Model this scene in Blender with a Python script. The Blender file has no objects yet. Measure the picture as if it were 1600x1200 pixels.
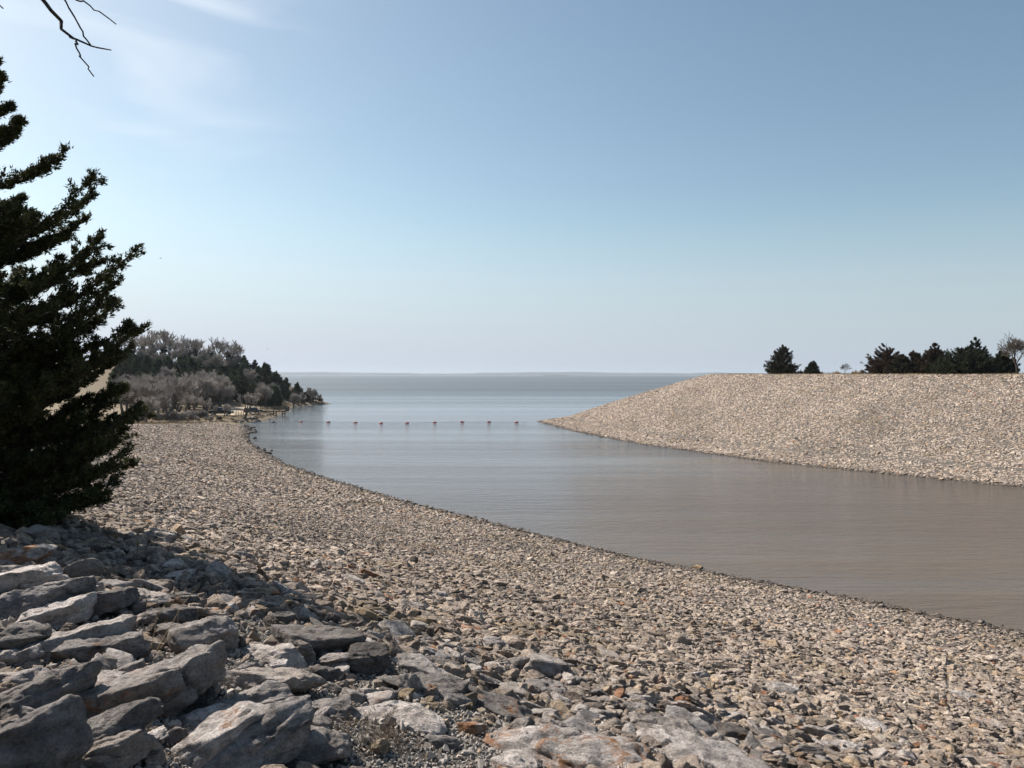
import bpy, bmesh, math, random
import numpy as np
from mathutils import Vector, Matrix, Euler

R = math.radians
scene = bpy.context.scene
C = scene.collection
rng = np.random.default_rng(7)
random.seed(7)

# ------------------------------------------------------------------ camera
H = 12.0                     # eye height above the lake
F = 1186.0                   # focal length in pixels of the 1600 px photograph
HZ = 585.0                   # horizon row
cam_d = bpy.data.cameras.new('camera')
cam = bpy.data.objects.new('camera', cam_d); C.objects.link(cam)
cam.location = (0, 0, H)
cam.rotation_euler = (R(90) - math.atan(15.0 / F), 0, 0)
cam_d.sensor_width = 36.0
cam_d.lens = F / 1600 * 36
cam_d.clip_start = 0.1
cam_d.clip_end = 60000
scene.camera = cam

# ------------------------------------------------------------------ light
SUN_EL, SUN_LEFT = R(42), R(54)          # elevation; angle to the left of the viewing direction
sun_dir = Vector((-math.cos(SUN_EL) * math.sin(SUN_LEFT), math.cos(SUN_EL) * math.cos(SUN_LEFT), math.sin(SUN_EL)))
sl = bpy.data.lights.new('sun', 'SUN'); sl.energy = 5.0; sl.angle = R(0.55); sl.color = (1.0, 0.93, 0.83)
sun = bpy.data.objects.new('sun', sl); C.objects.link(sun)
sun.rotation_euler = (-sun_dir).to_track_quat('-Z', 'Y').to_euler()
sun.location = (-60, 30, 60)

world = bpy.data.worlds.new('World'); scene.world = world; world.use_nodes = True
wt = world.node_tree; wn = wt.nodes; wl = wt.links
wn.clear()
w_out = wn.new('ShaderNodeOutputWorld'); w_bg = wn.new('ShaderNodeBackground')
sky = wn.new('ShaderNodeTexSky'); sky.sky_type = 'NISHITA'; sky.sun_disc = False
sky.sun_elevation = SUN_EL; sky.sun_rotation = -SUN_LEFT
sky.altitude = 300; sky.air_density = 1.0; sky.dust_density = 1.2; sky.ozone_density = 1.6
w_bg.inputs['Strength'].default_value = 0.072
# thin cirrus high on the left, drawn in sky direction
tc = wn.new('ShaderNodeTexCoord')
mp = wn.new('ShaderNodeMapping'); mp.inputs['Rotation'].default_value = (0, R(28), R(20)); mp.inputs['Scale'].default_value = (2.2, 4.0, 7.0)
nz = wn.new('ShaderNodeTexNoise'); nz.inputs['Scale'].default_value = 1.5; nz.inputs['Detail'].default_value = 7; nz.inputs['Roughness'].default_value = 0.52; nz.inputs['Distortion'].default_value = 0.7
rp = wn.new('ShaderNodeMapRange'); rp.inputs['From Min'].default_value = 0.47; rp.inputs['From Max'].default_value = 0.72
vd = wn.new('ShaderNodeVectorMath'); vd.operation = 'DISTANCE'; vd.inputs[1].default_value = Vector((-0.42, 0.84, 0.41)).normalized()
fall = wn.new('ShaderNodeMapRange'); fall.inputs['From Min'].default_value = 0.26; fall.inputs['From Max'].default_value = 0.03
fall.interpolation_type = 'SMOOTHSTEP'
mul = wn.new('ShaderNodeMath'); mul.operation = 'MULTIPLY'
mul2 = wn.new('ShaderNodeMath'); mul2.operation = 'MULTIPLY'; mul2.inputs[1].default_value = 0.75
mixc = wn.new('ShaderNodeMix'); mixc.data_type = 'RGBA'; mixc.inputs['B'].default_value = (7.4, 7.9, 8.6, 1)
wl.new(tc.outputs['Generated'], mp.inputs['Vector']); wl.new(mp.outputs[0], nz.inputs['Vector'])
wl.new(nz.outputs['Fac'], rp.inputs['Value']); wl.new(tc.outputs['Generated'], vd.inputs[0])
wl.new(vd.outputs['Value'], fall.inputs['Value'])
wl.new(rp.outputs[0], mul.inputs[0]); wl.new(fall.outputs[0], mul.inputs[1]); wl.new(mul.outputs[0], mul2.inputs[0])
# pale blue-white air low over the lake instead of the model's yellow horizon
sxyz = wn.new('ShaderNodeSeparateXYZ'); wl.new(tc.outputs['Generated'], sxyz.inputs[0])
low = wn.new('ShaderNodeMapRange'); low.interpolation_type = 'SMOOTHERSTEP'
for k_, v_ in zip(('From Min', 'From Max', 'To Min', 'To Max'), (-0.02, 0.25, 0.92, 0.0)): low.inputs[k_].default_value = v_
wl.new(sxyz.outputs['Z'], low.inputs['Value'])
tint = wn.new('ShaderNodeMix'); tint.data_type = 'RGBA'; tint.blend_type = 'MULTIPLY'; tint.inputs['Factor'].default_value = 1; tint.inputs['B'].default_value = (1.03, 1.04, 0.92, 1)
wl.new(sky.outputs[0], tint.inputs['A'])
side = wn.new('ShaderNodeMapRange'); side.inputs['From Min'].default_value = 0.62; side.inputs['From Max'].default_value = -0.62
wl.new(sxyz.outputs['X'], side.inputs['Value'])
airc = wn.new('ShaderNodeMix'); airc.data_type = 'RGBA'; airc.inputs['A'].default_value = (3.75, 4.35, 5.05, 1); airc.inputs['B'].default_value = (4.65, 5.2, 6.5, 1)
wl.new(side.outputs[0], airc.inputs['Factor'])
air = wn.new('ShaderNodeMix'); air.data_type = 'RGBA'; wl.new(airc.outputs['Result'], air.inputs['B'])
wl.new(low.outputs[0], air.inputs['Factor']); wl.new(tint.outputs['Result'], air.inputs['A'])
wl.new(mul2.outputs[0], mixc.inputs['Factor']); wl.new(air.outputs['Result'], mixc.inputs['A'])
wl.new(mixc.outputs['Result'], w_bg.inputs['Color']); wl.new(w_bg.outputs[0], w_out.inputs['Surface'])

scene.view_settings.view_transform = 'Standard'
scene.view_settings.look = 'None'
scene.view_settings.exposure = 0.88
scene.view_settings.gamma = 1.0
scene.render.engine = 'CYCLES'
scene.cycles.use_denoising = True
scene.cycles.max_bounces = 6
scene.cycles.transparent_max_bounces = 4

# ------------------------------------------------------------------ small helpers
def tag(o, label=None, cat=None, group=None, kind=None):
    if label: o['label'] = label
    if cat: o['category'] = cat
    if group: o['group'] = group
    if kind: o['kind'] = kind
    return o

def empty(name, loc=(0, 0, 0), rz=0.0):
    o = bpy.data.objects.new(name, None); C.objects.link(o)
    o.location = loc; o.rotation_euler = (0, 0, rz); o.empty_display_size = 0.3
    return o

def mesh_np(name, verts, faces, mat=None, smooth=False):
    """verts (n,3); faces (m,k) all of the same length"""
    me = bpy.data.meshes.new(name)
    verts = np.asarray(verts, np.float32); faces = np.asarray(faces, np.int32)
    me.vertices.add(len(verts)); me.vertices.foreach_set('co', verts.ravel())
    m, k = faces.shape
    me.loops.add(m * k); me.loops.foreach_set('vertex_index', faces.ravel())
    me.polygons.add(m)
    me.polygons.foreach_set('loop_start', np.arange(0, m * k, k, dtype=np.int32))
    if smooth: me.polygons.foreach_set('use_smooth', np.ones(m, bool))
    me.update(calc_edges=True); me.validate()
    if mat: me.materials.append(mat)
    return me

def link(name, me, parent=None, loc=None):
    o = bpy.data.objects.new(name, me); C.objects.link(o)
    if parent: o.parent = parent
    if loc is not None: o.location = loc
    return o

def copy_tree(o, parent=None):
    c = o.copy(); C.objects.link(c)
    if parent: c.parent = parent
    for ch in list(o.children): copy_tree(ch, c)
    return c

def ss(a, b, x):
    t = np.clip((x - a) / (b - a), 0, 1)
    return t * t * (3 - 2 * t)

def _hash(ix, iy, iz, seed):
    h = (ix.astype(np.uint32) * np.uint32(374761393) + iy.astype(np.uint32) * np.uint32(668265263)
         + iz.astype(np.uint32) * np.uint32(2147483647 - 1274126177) + np.uint32(seed * 40503 % 65536) * np.uint32(2654435761 % 4294967296))
    h = (h ^ (h >> np.uint32(13))) * np.uint32(1274126177)
    h = h ^ (h >> np.uint32(16))
    h = h * np.uint32(2246822519); h = h ^ (h >> np.uint32(15))
    return h.astype(np.float64) / 4294967295.0

def vnoise(P, seed=0):
    with np.errstate(over='ignore'):
        P = np.asarray(P, np.float64)
        I = np.floor(P).astype(np.int64); f = P - I; f = f * f * (3 - 2 * f)
        out = 0
        for dx in (0, 1):
            wx = f[:, 0] if dx else 1 - f[:, 0]
            for dy in (0, 1):
                wy = f[:, 1] if dy else 1 - f[:, 1]
                for dz in (0, 1):
                    wz = f[:, 2] if dz else 1 - f[:, 2]
                    out = out + wx * wy * wz * _hash(I[:, 0] + dx, I[:, 1] + dy, I[:, 2] + dz, seed)
        return out * 2 - 1

def fbm(P, octv=4, seed=0, gain=0.5):
    P = np.asarray(P, np.float64); a, s, o = 1.0, 0.0, 0.0
    for k in range(octv):
        o = o + a * vnoise(P * 2.0 ** k + 17.3 * k, seed + k); s += a; a *= gain
    return o / s

# ------------------------------------------------------------------ materials
def new_mat(name):
    m = bpy.data.materials.new(name); m.use_nodes = True
    nt = m.node_tree; nt.nodes.clear()
    out = nt.nodes.new('ShaderNodeOutputMaterial'); b = nt.nodes.new('ShaderNodeBsdfPrincipled')
    nt.links.new(b.outputs[0], out.inputs['Surface'])
    b.inputs['Roughness'].default_value = 0.9
    b.inputs['Specular IOR Level'].default_value = 0.25
    return m, nt, b

def N(nt, typ, **kw):
    n = nt.nodes.new(typ)
    for k, v in kw.items(): setattr(n, k, v)
    return n

def noise(nt, vec, scale, detail=4, rough=0.55, dist=0.0):
    n = N(nt, 'ShaderNodeTexNoise'); n.inputs['Scale'].default_value = scale
    n.inputs['Detail'].default_value = detail; n.inputs['Roughness'].default_value = rough; n.inputs['Distortion'].default_value = dist
    if vec is not None: nt.links.new(vec, n.inputs['Vector'])
    return n

def ramp(nt, fac, stops, interp='LINEAR'):
    r = N(nt, 'ShaderNodeValToRGB'); cr = r.color_ramp; cr.interpolation = interp
    while len(cr.elements) < len(stops): cr.elements.new(0.5)
    for e, (p, c) in zip(cr.elements, stops):
        e.position = p; e.color = (c[0], c[1], c[2], 1) if not isinstance(c, (int, float)) else (c, c, c, 1)
    nt.links.new(fac, r.inputs['Fac'])
    return r.outputs['Color']

def mix(nt, fac, a, b, blend='MIX'):
    m = N(nt, 'ShaderNodeMix', data_type='RGBA', blend_type=blend)
    for sock, v in (('Factor', fac), ('A', a), ('B', b)):
        if isinstance(v, (int, float)): m.inputs[sock].default_value = v
        elif isinstance(v, tuple): m.inputs[sock].default_value = (v[0], v[1], v[2], 1)
        else: nt.links.new(v, m.inputs[sock])
    return m.outputs['Result']

def math_n(nt, op, a, b=None):
    m = N(nt, 'ShaderNodeMath', operation=op)
    for i, v in enumerate((a, b)):
        if v is None: continue
        if isinstance(v, (int, float)): m.inputs[i].default_value = v
        else: nt.links.new(v, m.inputs[i])
    return m.outputs[0]

def maprange(nt, v, a, b, c=0.0, d=1.0):
    m = N(nt, 'ShaderNodeMapRange'); nt.links.new(v, m.inputs['Value'])
    for k, x in zip(('From Min', 'From Max', 'To Min', 'To Max'), (a, b, c, d)): m.inputs[k].default_value = x
    return m.outputs[0]

def bump(nt, h, strength, dist, bsdf, prev=None):
    b = N(nt, 'ShaderNodeBump'); b.inputs['Strength'].default_value = strength; b.inputs['Distance'].default_value = dist
    nt.links.new(h, b.inputs['Height'])
    if prev: nt.links.new(prev, b.inputs['Normal'])
    if bsdf: nt.links.new(b.outputs[0], bsdf.inputs['Normal'])
    return b.outputs[0]

def simple(name, col, rough=0.8, var=0.25, scale=6.0, metallic=0.0, spec=0.3):
    m, nt, b = new_mat(name)
    g = N(nt, 'ShaderNodeNewGeometry')
    n = noise(nt, g.outputs['Position'], scale, 5)
    lo = tuple(c * (1 - var) for c in col); hi = tuple(min(1, c * (1 + var)) for c in col)
    c = ramp(nt, n.outputs['Fac'], [(0.3, lo), (0.7, hi)])
    nt.links.new(c, b.inputs['Base Color'])
    b.inputs['Roughness'].default_value = rough; b.inputs['Metallic'].default_value = metallic
    b.inputs['Specular IOR Level'].default_value = spec
    return m

def rock_material(name, individual):
    """Weathered limestone. individual: one object per rock, object colour = (tone, rust, warmth)."""
    m, nt, b = new_mat(name)
    g = N(nt, 'ShaderNodeNewGeometry'); oi = N(nt, 'ShaderNodeObjectInfo')
    off = N(nt, 'ShaderNodeVectorMath', operation='SCALE'); off.inputs[0].default_value = (37.1, 91.7, 53.3)
    nt.links.new(oi.outputs['Random'], off.inputs['Scale'])
    ad = N(nt, 'ShaderNodeVectorMath', operation='ADD')
    nt.links.new(g.outputs['Position'], ad.inputs[0]); nt.links.new(off.outputs[0], ad.inputs[1])
    v = ad.outputs[0]
    st = N(nt, 'ShaderNodeMapping'); st.inputs['Scale'].default_value = (1, 1, 2.6); st.inputs['Rotation'].default_value = (0.2, -0.25, 0)
    nt.links.new(v, st.inputs['Vector']); vs = st.outputs[0]
    n1 = noise(nt, vs, 3.2, 8, 0.62, 0.3)
    n2 = noise(nt, v, 17, 6, 0.65)
    n3 = noise(nt, vs, 3.4, 6, 0.62, 0.8)
    n6 = noise(nt, vs, 8.0, 9, 0.68, 0.5)
    n7 = noise(nt, v, 1.6, 7, 0.7, 0.4)
    base = ramp(nt, n1.outputs['Fac'], [(0.28, (0.137, 0.116, 0.107)), (0.40, (0.328, 0.282, 0.254)), (0.55, (0.475, 0.415, 0.376)), (0.75, (0.60, 0.54, 0.495))])
    fine = ramp(nt, n2.outputs['Fac'], [(0.30, 0.50), (0.50, 0.98), (0.68, 1.22)])
    base = mix(nt, 1.0, base, fine, 'MULTIPLY')
    n8 = noise(nt, v, 75, 3, 0.6)
    base = mix(nt, 1.0, base, ramp(nt, n8.outputs['Fac'], [(0.30, 0.62), (0.48, 1.0), (0.70, 1.18)]), 'MULTIPLY')
    lich_crevice = math_n(nt, 'MULTIPLY', maprange(nt, n6.outputs['Fac'], 0.53, 0.62), maprange(nt, n7.outputs['Fac'], 0.50, 0.63))
    base = mix(nt, math_n(nt, 'MULTIPLY', lich_crevice, 0.62), base, (0.050, 0.043, 0.039))  # dark lichen, with crevice shade put into the same colour patches
    if individual:
        sp = N(nt, 'ShaderNodeSeparateColor'); nt.links.new(oi.outputs['Color'], sp.inputs[0])
        tone = N(nt, 'ShaderNodeCombineColor')
        for i in range(3): nt.links.new(sp.outputs[0], tone.inputs[i])
        base = mix(nt, 1.0, base, tone.outputs[0], 'MULTIPLY')
        base = mix(nt, 1.0, base, (0.97, 1.0, 1.05), 'MULTIPLY')  # bluish cast of sky-lit shade put into the boulder colour
        base = mix(nt, math_n(nt, 'MULTIPLY', sp.outputs[2], 0.38), base, (0.30, 0.225, 0.15), 'MIX')
        thr = math_n(nt, 'SUBTRACT', 0.715, math_n(nt, 'MULTIPLY', sp.outputs[1], 0.26))
        rm = math_n(nt, 'SUBTRACT', n3.outputs['Fac'], thr)
        rm = math_n(nt, 'MULTIPLY', maprange(nt, rm, 0.0, 0.08), maprange(nt, n6.outputs['Fac'], 0.34, 0.48))
        rc = ramp(nt, n2.outputs['Fac'], [(0.30, (0.06, 0.030, 0.018)), (0.50, (0.33, 0.135, 0.045)), (0.72, (0.46, 0.245, 0.10))])
        base = mix(nt, math_n(nt, 'MULTIPLY', rm, 0.85), base, rc)
    else:
        tint = ramp(nt, oi.outputs['Random'], [(0.0, (0.36, 0.34, 0.33)), (0.13, (0.78, 0.74, 0.70)), (0.30, (0.95, 0.92, 0.86)), (0.48, (1.16, 1.10, 1.0)),
                                               (0.64, (1.22, 1.18, 1.1)), (0.76, (0.84, 0.83, 0.82)), (0.88, (1.18, 1.03, 0.80)), (0.974, (0.98, 0.93, 0.86)), (0.98, (0.95, 0.55, 0.36)), (0.99, (0.75, 0.5, 0.36)), (1.0, (1.0, 0.8, 0.5))])
        base = mix(nt, 1.0, base, tint, 'MULTIPLY')
        base = mix(nt, 1.0, base, (1.02, 0.995, 0.99), 'MULTIPLY')
        # ochre lichen patches lying across the slope
        n4 = noise(nt, g.outputs['Position'], 0.30, 4, 0.6)
        n9 = noise(nt, g.outputs['Position'], 0.11, 4, 0.6)
        base = mix(nt, 1.0, base, ramp(nt, n9.outputs['Fac'], [(0.32, 0.80), (0.5, 1.0), (0.68, 1.12)]), 'MULTIPLY')
        pm = maprange(nt, n4.outputs['Fac'], 0.54, 0.66, 0, 0.62)
        base = mix(nt, math_n(nt, 'MULTIPLY', pm, maprange(nt, n2.outputs['Fac'], 0.42, 0.6)), base, (0.24, 0.172, 0.07))
        # wet, darkened stone along the water line
        sx = N(nt, 'ShaderNodeSeparateXYZ'); nt.links.new(g.outputs['Position'], sx.inputs[0])
        wet = maprange(nt, math_n(nt, 'ADD', sx.outputs[2], math_n(nt, 'MULTIPLY', n1.outputs['Fac'], 0.5)), 0.28, 0.52, 1.0, 0.0)
        base = mix(nt, math_n(nt, 'MULTIPLY', wet, 0.8), base, (0.035, 0.03, 0.027))
    nt.links.new(base, b.inputs['Base Color'])
    b.inputs['Roughness'].default_value = 0.92
    nb = bump(nt, n1.outputs['Fac'], 0.9, 0.12, None)
    nb = bump(nt, n6.outputs['Fac'], 1.0, 0.11, None, nb)
    n5 = noise(nt, vs, 38, 6, 0.72)
    bump(nt, n5.outputs['Fac'], 1.0, 0.03, b, nb)
    return m

M = {}
M['boulder'] = rock_material('weathered_limestone', True)
M['riprap'] = rock_material('riprap_limestone', False)

def gravel_material():
    m, nt, b = new_mat('grey_gravel')
    oi = N(nt, 'ShaderNodeObjectInfo'); g = N(nt, 'ShaderNodeNewGeometry')
    c = ramp(nt, oi.outputs['Random'], [(0, (0.16, 0.145, 0.132)), (0.4, (0.27, 0.245, 0.225)), (0.8, (0.36, 0.325, 0.295)), (0.93, (0.30, 0.22, 0.155)), (1, (0.44, 0.40, 0.365))])
    n = noise(nt, g.outputs['Position'], 60, 3)
    c = mix(nt, 0.7, c, ramp(nt, n.outputs['Fac'], [(0.3, 0.6), (0.7, 1.2)]), 'MULTIPLY')
    nt.links.new(c, b.inputs['Base Color'])
    return m
M['gravel'] = gravel_material()

def ground_material():
    m, nt, b = new_mat('bank_soil')
    g = N(nt, 'ShaderNodeNewGeometry'); P = g.outputs['Position']
    n1 = noise(nt, P, 1.3, 6, 0.6); n2 = noise(nt, P, 28, 5, 0.7); n3 = noise(nt, P, 0.12, 5, 0.6)
    vo = N(nt, 'ShaderNodeTexVoronoi'); vo.inputs['Scale'].default_value = 26; nt.links.new(P, vo.inputs['Vector'])
    peb = ramp(nt, vo.outputs['Color'], [(0.2, (0.06, 0.053, 0.047)), (0.8, (0.18, 0.16, 0.14))])  # gravel kept dark to stand in for shade in the gaps between stones
    edge = ramp(nt, vo.outputs['Distance'], [(0.0, 1.0), (0.55, 0.85), (0.8, 0.35)])
    grav = mix(nt, 1.0, peb, edge, 'MULTIPLY')
    tan = ramp(nt, n2.outputs['Fac'], [(0.3, (0.10, 0.075, 0.050)), (0.6, (0.19, 0.145, 0.10)), (0.8, (0.26, 0.205, 0.14))])
    grass = mix(nt, maprange(nt, n1.outputs['Fac'], 0.4, 0.6), tan, (0.15, 0.12, 0.075))
    at = N(nt, 'ShaderNodeAttribute'); at.attribute_name = 'soil'
    col = mix(nt, at.outputs['Fac'], grav, grass)
    sx = N(nt, 'ShaderNodeSeparateXYZ'); nt.links.new(P, sx.inputs[0])
    wet = maprange(nt, math_n(nt, 'ADD', sx.outputs[2], math_n(nt, 'MULTIPLY', n1.outputs['Fac'], 0.4)), 0.25, 0.55, 1.0, 0.0)
    col = mix(nt, math_n(nt, 'MULTIPLY', wet, 0.75), col, (0.045, 0.036, 0.028))
    nt.links.new(col, b.inputs['Base Color'])
    b.inputs['Roughness'].default_value = 0.95
    nb = bump(nt, vo.outputs['Distance'], -0.6, 0.03, None)
    bump(nt, n2.outputs['Fac'], 0.6, 0.03, b, nb)
    return m
M['ground'] = ground_material()

def P_y(nt, P):
    k = N(nt, 'ShaderNodeSeparateXYZ'); nt.links.new(P, k.inputs[0]); return k.outputs[1]

def water_material():
    m, nt, b = new_mat('silty_lake_water')
    g = N(nt, 'ShaderNodeNewGeometry'); P = g.outputs['Position']
    def warp(rot, sc):
        mp = N(nt, 'ShaderNodeMapping'); mp.inputs['Rotation'].default_value = (0, 0, R(rot)); mp.inputs['Scale'].default_value = sc
        nt.links.new(P, mp.inputs['Vector']); return mp.outputs[0]
    w1 = noise(nt, warp(12, (0.35, 1.0, 1)), 1.1, 5, 0.6, 0.4)       # wavelets
    w2 = noise(nt, warp(-8, (0.45, 1.0, 1)), 3.0, 5, 0.65)              # ripples
    w3 = noise(nt, warp(5, (0.20, 1.0, 1)), 0.22, 3, 0.5)              # slow swell
    st = noise(nt, warp(4, (0.055, 1.0, 1)), 0.055, 5, 0.62, 0.6)        # slicks and ruffled streaks
    ruff = ramp(nt, st.outputs['Fac'], [(0.36, 0.22), (0.48, 0.6), (0.62, 1.0)])
    h = math_n(nt, 'ADD', math_n(nt, 'MULTIPLY', w1.outputs['Fac'], 0.17), math_n(nt, 'MULTIPLY', w2.outputs['Fac'], 0.10))
    h = math_n(nt, 'MULTIPLY', h, ruff)
    h = math_n(nt, 'ADD', h, math_n(nt, 'MULTIPLY', w3.outputs['Fac'], 0.05))
    bump(nt, h, 1.0, 1.0, b)
    silt = noise(nt, warp(0, (0.3, 1, 1)), 0.03, 4)
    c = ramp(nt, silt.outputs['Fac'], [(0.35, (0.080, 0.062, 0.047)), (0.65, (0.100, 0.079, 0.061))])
    c = mix(nt, maprange(nt, P_y(nt, P), 50, 260), c, (0.082, 0.092, 0.102))  # bluer with distance: reflected sky put into the water colour
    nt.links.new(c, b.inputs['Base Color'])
    sx = N(nt, 'ShaderNodeSeparateXYZ'); nt.links.new(P, sx.inputs[0])
    st2 = noise(nt, warp(3, (0.03, 1.0, 1)), 0.022, 5, 0.65, 0.5)     # long wind streaks out on the open lake
    far = maprange(nt, sx.outputs[1], 230, 560)
    rr = math_n(nt, 'ADD', 0.07, math_n(nt, 'MULTIPLY', far, 0.36))
    rr = math_n(nt, 'ADD', rr, math_n(nt, 'MULTIPLY', maprange(nt, st2.outputs['Fac'], 0.35, 0.65, -0.5, 0.5), math_n(nt, 'ADD', 0.10, math_n(nt, 'MULTIPLY', far, 0.10))))
    rr = math_n(nt, 'MAXIMUM', rr, 0.05)
    nt.links.new(rr, b.inputs['Roughness'])
    b.inputs['IOR'].default_value = 1.333
    b.inputs['Specular IOR Level'].default_value = 0.5
    return m
M['water'] = water_material()

def foliage_material(name, cols, trans=0.15):
    m, nt, b = new_mat(name)
    g = N(nt, 'ShaderNodeNewGeometry')
    n = noise(nt, g.outputs['Position'], 1.1, 4, 0.6)
    f = math_n(nt, 'ADD', math_n(nt, 'MULTIPLY', g.outputs['Random Per Island'], 0.55), math_n(nt, 'MULTIPLY', n.outputs['Fac'], 0.5))
    c = ramp(nt, f, [(0.18, cols[0]), (0.5, cols[1]), (0.85, cols[2])])
    nt.links.new(c, b.inputs['Base Color'])
    b.inputs['Roughness'].default_value = 0.75
    b.inputs['Specular IOR Level'].default_value = 0.2
    tr = N(nt, 'ShaderNodeBsdfTranslucent'); nt.links.new(c, tr.inputs['Color'])
    mx = N(nt, 'ShaderNodeMixShader'); mx.inputs[0].default_value = trans
    out = [x for x in nt.nodes if x.type == 'OUTPUT_MATERIAL'][0]
    nt.links.new(b.outputs[0], mx.inputs[1]); nt.links.new(tr.outputs[0], mx.inputs[2]); nt.links.new(mx.outputs[0], out.inputs['Surface'])
    return m
M['juniper'] = foliage_material('juniper_foliage', [(0.018, 0.024, 0.011), (0.036, 0.044, 0.017), (0.095, 0.090, 0.032)])  # brightest olive stop puts sunlit highlights into the leaf colour
M['cedar'] = foliage_material('cedar_foliage', [(0.022, 0.034, 0.018), (0.046, 0.064, 0.030), (0.090, 0.104, 0.048)])
M['cedar_dark'] = foliage_material('dark_cedar_foliage', [(0.012, 0.017, 0.009), (0.024, 0.031, 0.014), (0.046, 0.052, 0.024)])
M['cedar_brown'] = foliage_material('winter_brown_cedar_foliage', [(0.022, 0.014, 0.010), (0.050, 0.030, 0.019), (0.080, 0.052, 0.030)])
M['cedar_mid'] = foliage_material('dull_cedar_foliage', [(0.018, 0.016, 0.010), (0.034, 0.030, 0.016), (0.058, 0.048, 0.026)])
M['bark'] = simple('grey_brown_bark', (0.095, 0.078, 0.064), 0.95, 0.4, 9)
M['dark_bark'] = simple('dark_bark', (0.045, 0.034, 0.028), 0.95, 0.4, 12)
M['twig'] = simple('pale_grey_twigs', (0.30, 0.268, 0.243), 0.95, 0.3, 0.5)
M['twig_red'] = simple('reddish_brush_twigs', (0.15, 0.108, 0.085), 0.95, 0.3, 0.6)
M['straw'] = simple('dry_straw', (0.30, 0.225, 0.135), 0.95, 0.35, 3)
M['stalk'] = simple('dry_weed_stalk', (0.13, 0.095, 0.065), 0.95, 0.3, 20)
M['road'] = simple('sandy_gravel_road', (0.36, 0.285, 0.205), 0.95, 0.2, 1.2)
M['concrete'] = simple('pale_concrete', (0.42, 0.39, 0.35), 0.9, 0.15, 2)
M['timber'] = simple('weathered_timber', (0.11, 0.085, 0.065), 0.9, 0.3, 8)
M['post_wood'] = simple('pale_post_wood', (0.24, 0.185, 0.135), 0.9, 0.25, 8)
M['paint_dark'] = simple('dark_car_paint', (0.012, 0.013, 0.016), 0.25, 0.1, 3, 0.0, 0.5)
M['paint_white'] = simple('white_car_paint', (0.72, 0.72, 0.72), 0.3, 0.04, 3, 0.0, 0.5)
M['glass'] = simple('tinted_car_glass', (0.02, 0.025, 0.03), 0.05, 0.1, 3, 0.0, 0.6)
M['rubber'] = simple('black_rubber', (0.012, 0.012, 0.012), 0.9, 0.2, 10)
M['rim'] = simple('steel_rim', (0.45, 0.45, 0.46), 0.35, 0.1, 10, 0.8)
M['lamp_red'] = simple('red_lens', (0.35, 0.02, 0.015), 0.2, 0.1, 10)
M['lamp_clear'] = simple('clear_lens', (0.7, 0.7, 0.68), 0.15, 0.05, 10)
M['buoy_red'] = simple('faded_red_plastic', (0.42, 0.045, 0.045), 0.5, 0.2, 4)
M['buoy_dark'] = simple('dark_plastic', (0.03, 0.022, 0.022), 0.5, 0.2, 4)
M['buoy_white'] = simple('white_plastic', (0.75, 0.73, 0.72), 0.5, 0.06, 4)
M['cable'] = simple('dark_cable', (0.05, 0.05, 0.05), 0.7, 0.2, 4)
M['far_land'] = simple('far_shore_woods', (0.075, 0.08, 0.085), 1.0, 0.25, 0.004)
M['feather'] = simple('dark_feathers', (0.04, 0.04, 0.04), 0.8, 0.2, 10)

# ------------------------------------------------------------------ terrain
LSH = np.array([(150, -91.1), (60, -1.1), (23.7, 35.2), (19.3, 39.5), (8.3, 49.1), (0, 59), (-8.8, 69.5), (-20.2, 85.2), (-30.8, 101.6), (-41, 122), (-47.4, 135.6),
                (-55.5, 158), (-60, 171), (-64.5, 180), (-66, 186), (-64, 194), (-66, 208), (-69.5, 226), (-71, 240), (-77, 262), (-80.5, 280), (-77.5, 296), (-74, 309), (-80, 325), (-96, 352), (-140, 420), (-300, 520), (-3000, 900)], float)
LPOLY = np.vstack([LSH, [(-3000, -300), (150, -300)]])
RSH = np.array([(220, -125), (110, 10), (80, 48), (54, 80.4), (35, 104), (22, 130.6), (13, 160), (8, 186), (6.8, 195), (10.5, 204), (22, 213), (45, 224), (80, 240), (300, 330), (3000, 900)], float)
RPOLY = np.vstack([RSH, [(3000, -125)]])

def poly_dist(P, line):
    best = np.full(len(P), 1e18)
    for a, b in zip(line[:-1], line[1:]):
        ab = b - a; t = np.clip(((P - a) @ ab) / (ab @ ab), 0, 1)
        q = a + t[:, None] * ab
        best = np.minimum(best, ((P - q) ** 2).sum(1))
    return np.sqrt(best)

def inside(P, poly):
    r = np.zeros(len(P), bool); x, y = P[:, 0], P[:, 1]
    for (x1, y1), (x2, y2) in zip(poly, np.roll(poly, -1, 0)):
        c = ((y1 > y) != (y2 > y))
        with np.errstate(divide='ignore', invalid='ignore'):
            xi = (x2 - x1) * (y - y1) / (y2 - y1 if y2 != y1 else 1e-12) + x1
        r ^= c & (x < xi)
    return r

def left_d(P):
    return poly_dist(P, LSH) * np.where(inside(P, LPOLY), 1, -1)
def right_d(P):
    return poly_dist(P, RSH) * np.where(inside(P, RPOLY), 1, -1)

def bank_profile(d):
    s = 38 - np.clip(d, 0, 38)
    z = 9.6 - 0.39 * s + 0.003618 * s * s
    z = np.where(d > 38, 9.6 + 0.2 * (np.minimum(d, 42) - 38) + 0.015 * np.clip(d - 42, 0, 60), z)
    return np.where(d < 0, np.maximum(d * 0.16, -2.5), z)

def smin(a, b, k):
    h = np.clip(0.5 + 0.5 * (b - a) / k, 0, 1)
    return b * (1 - h) + a * h - k * h * (1 - h)

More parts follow.
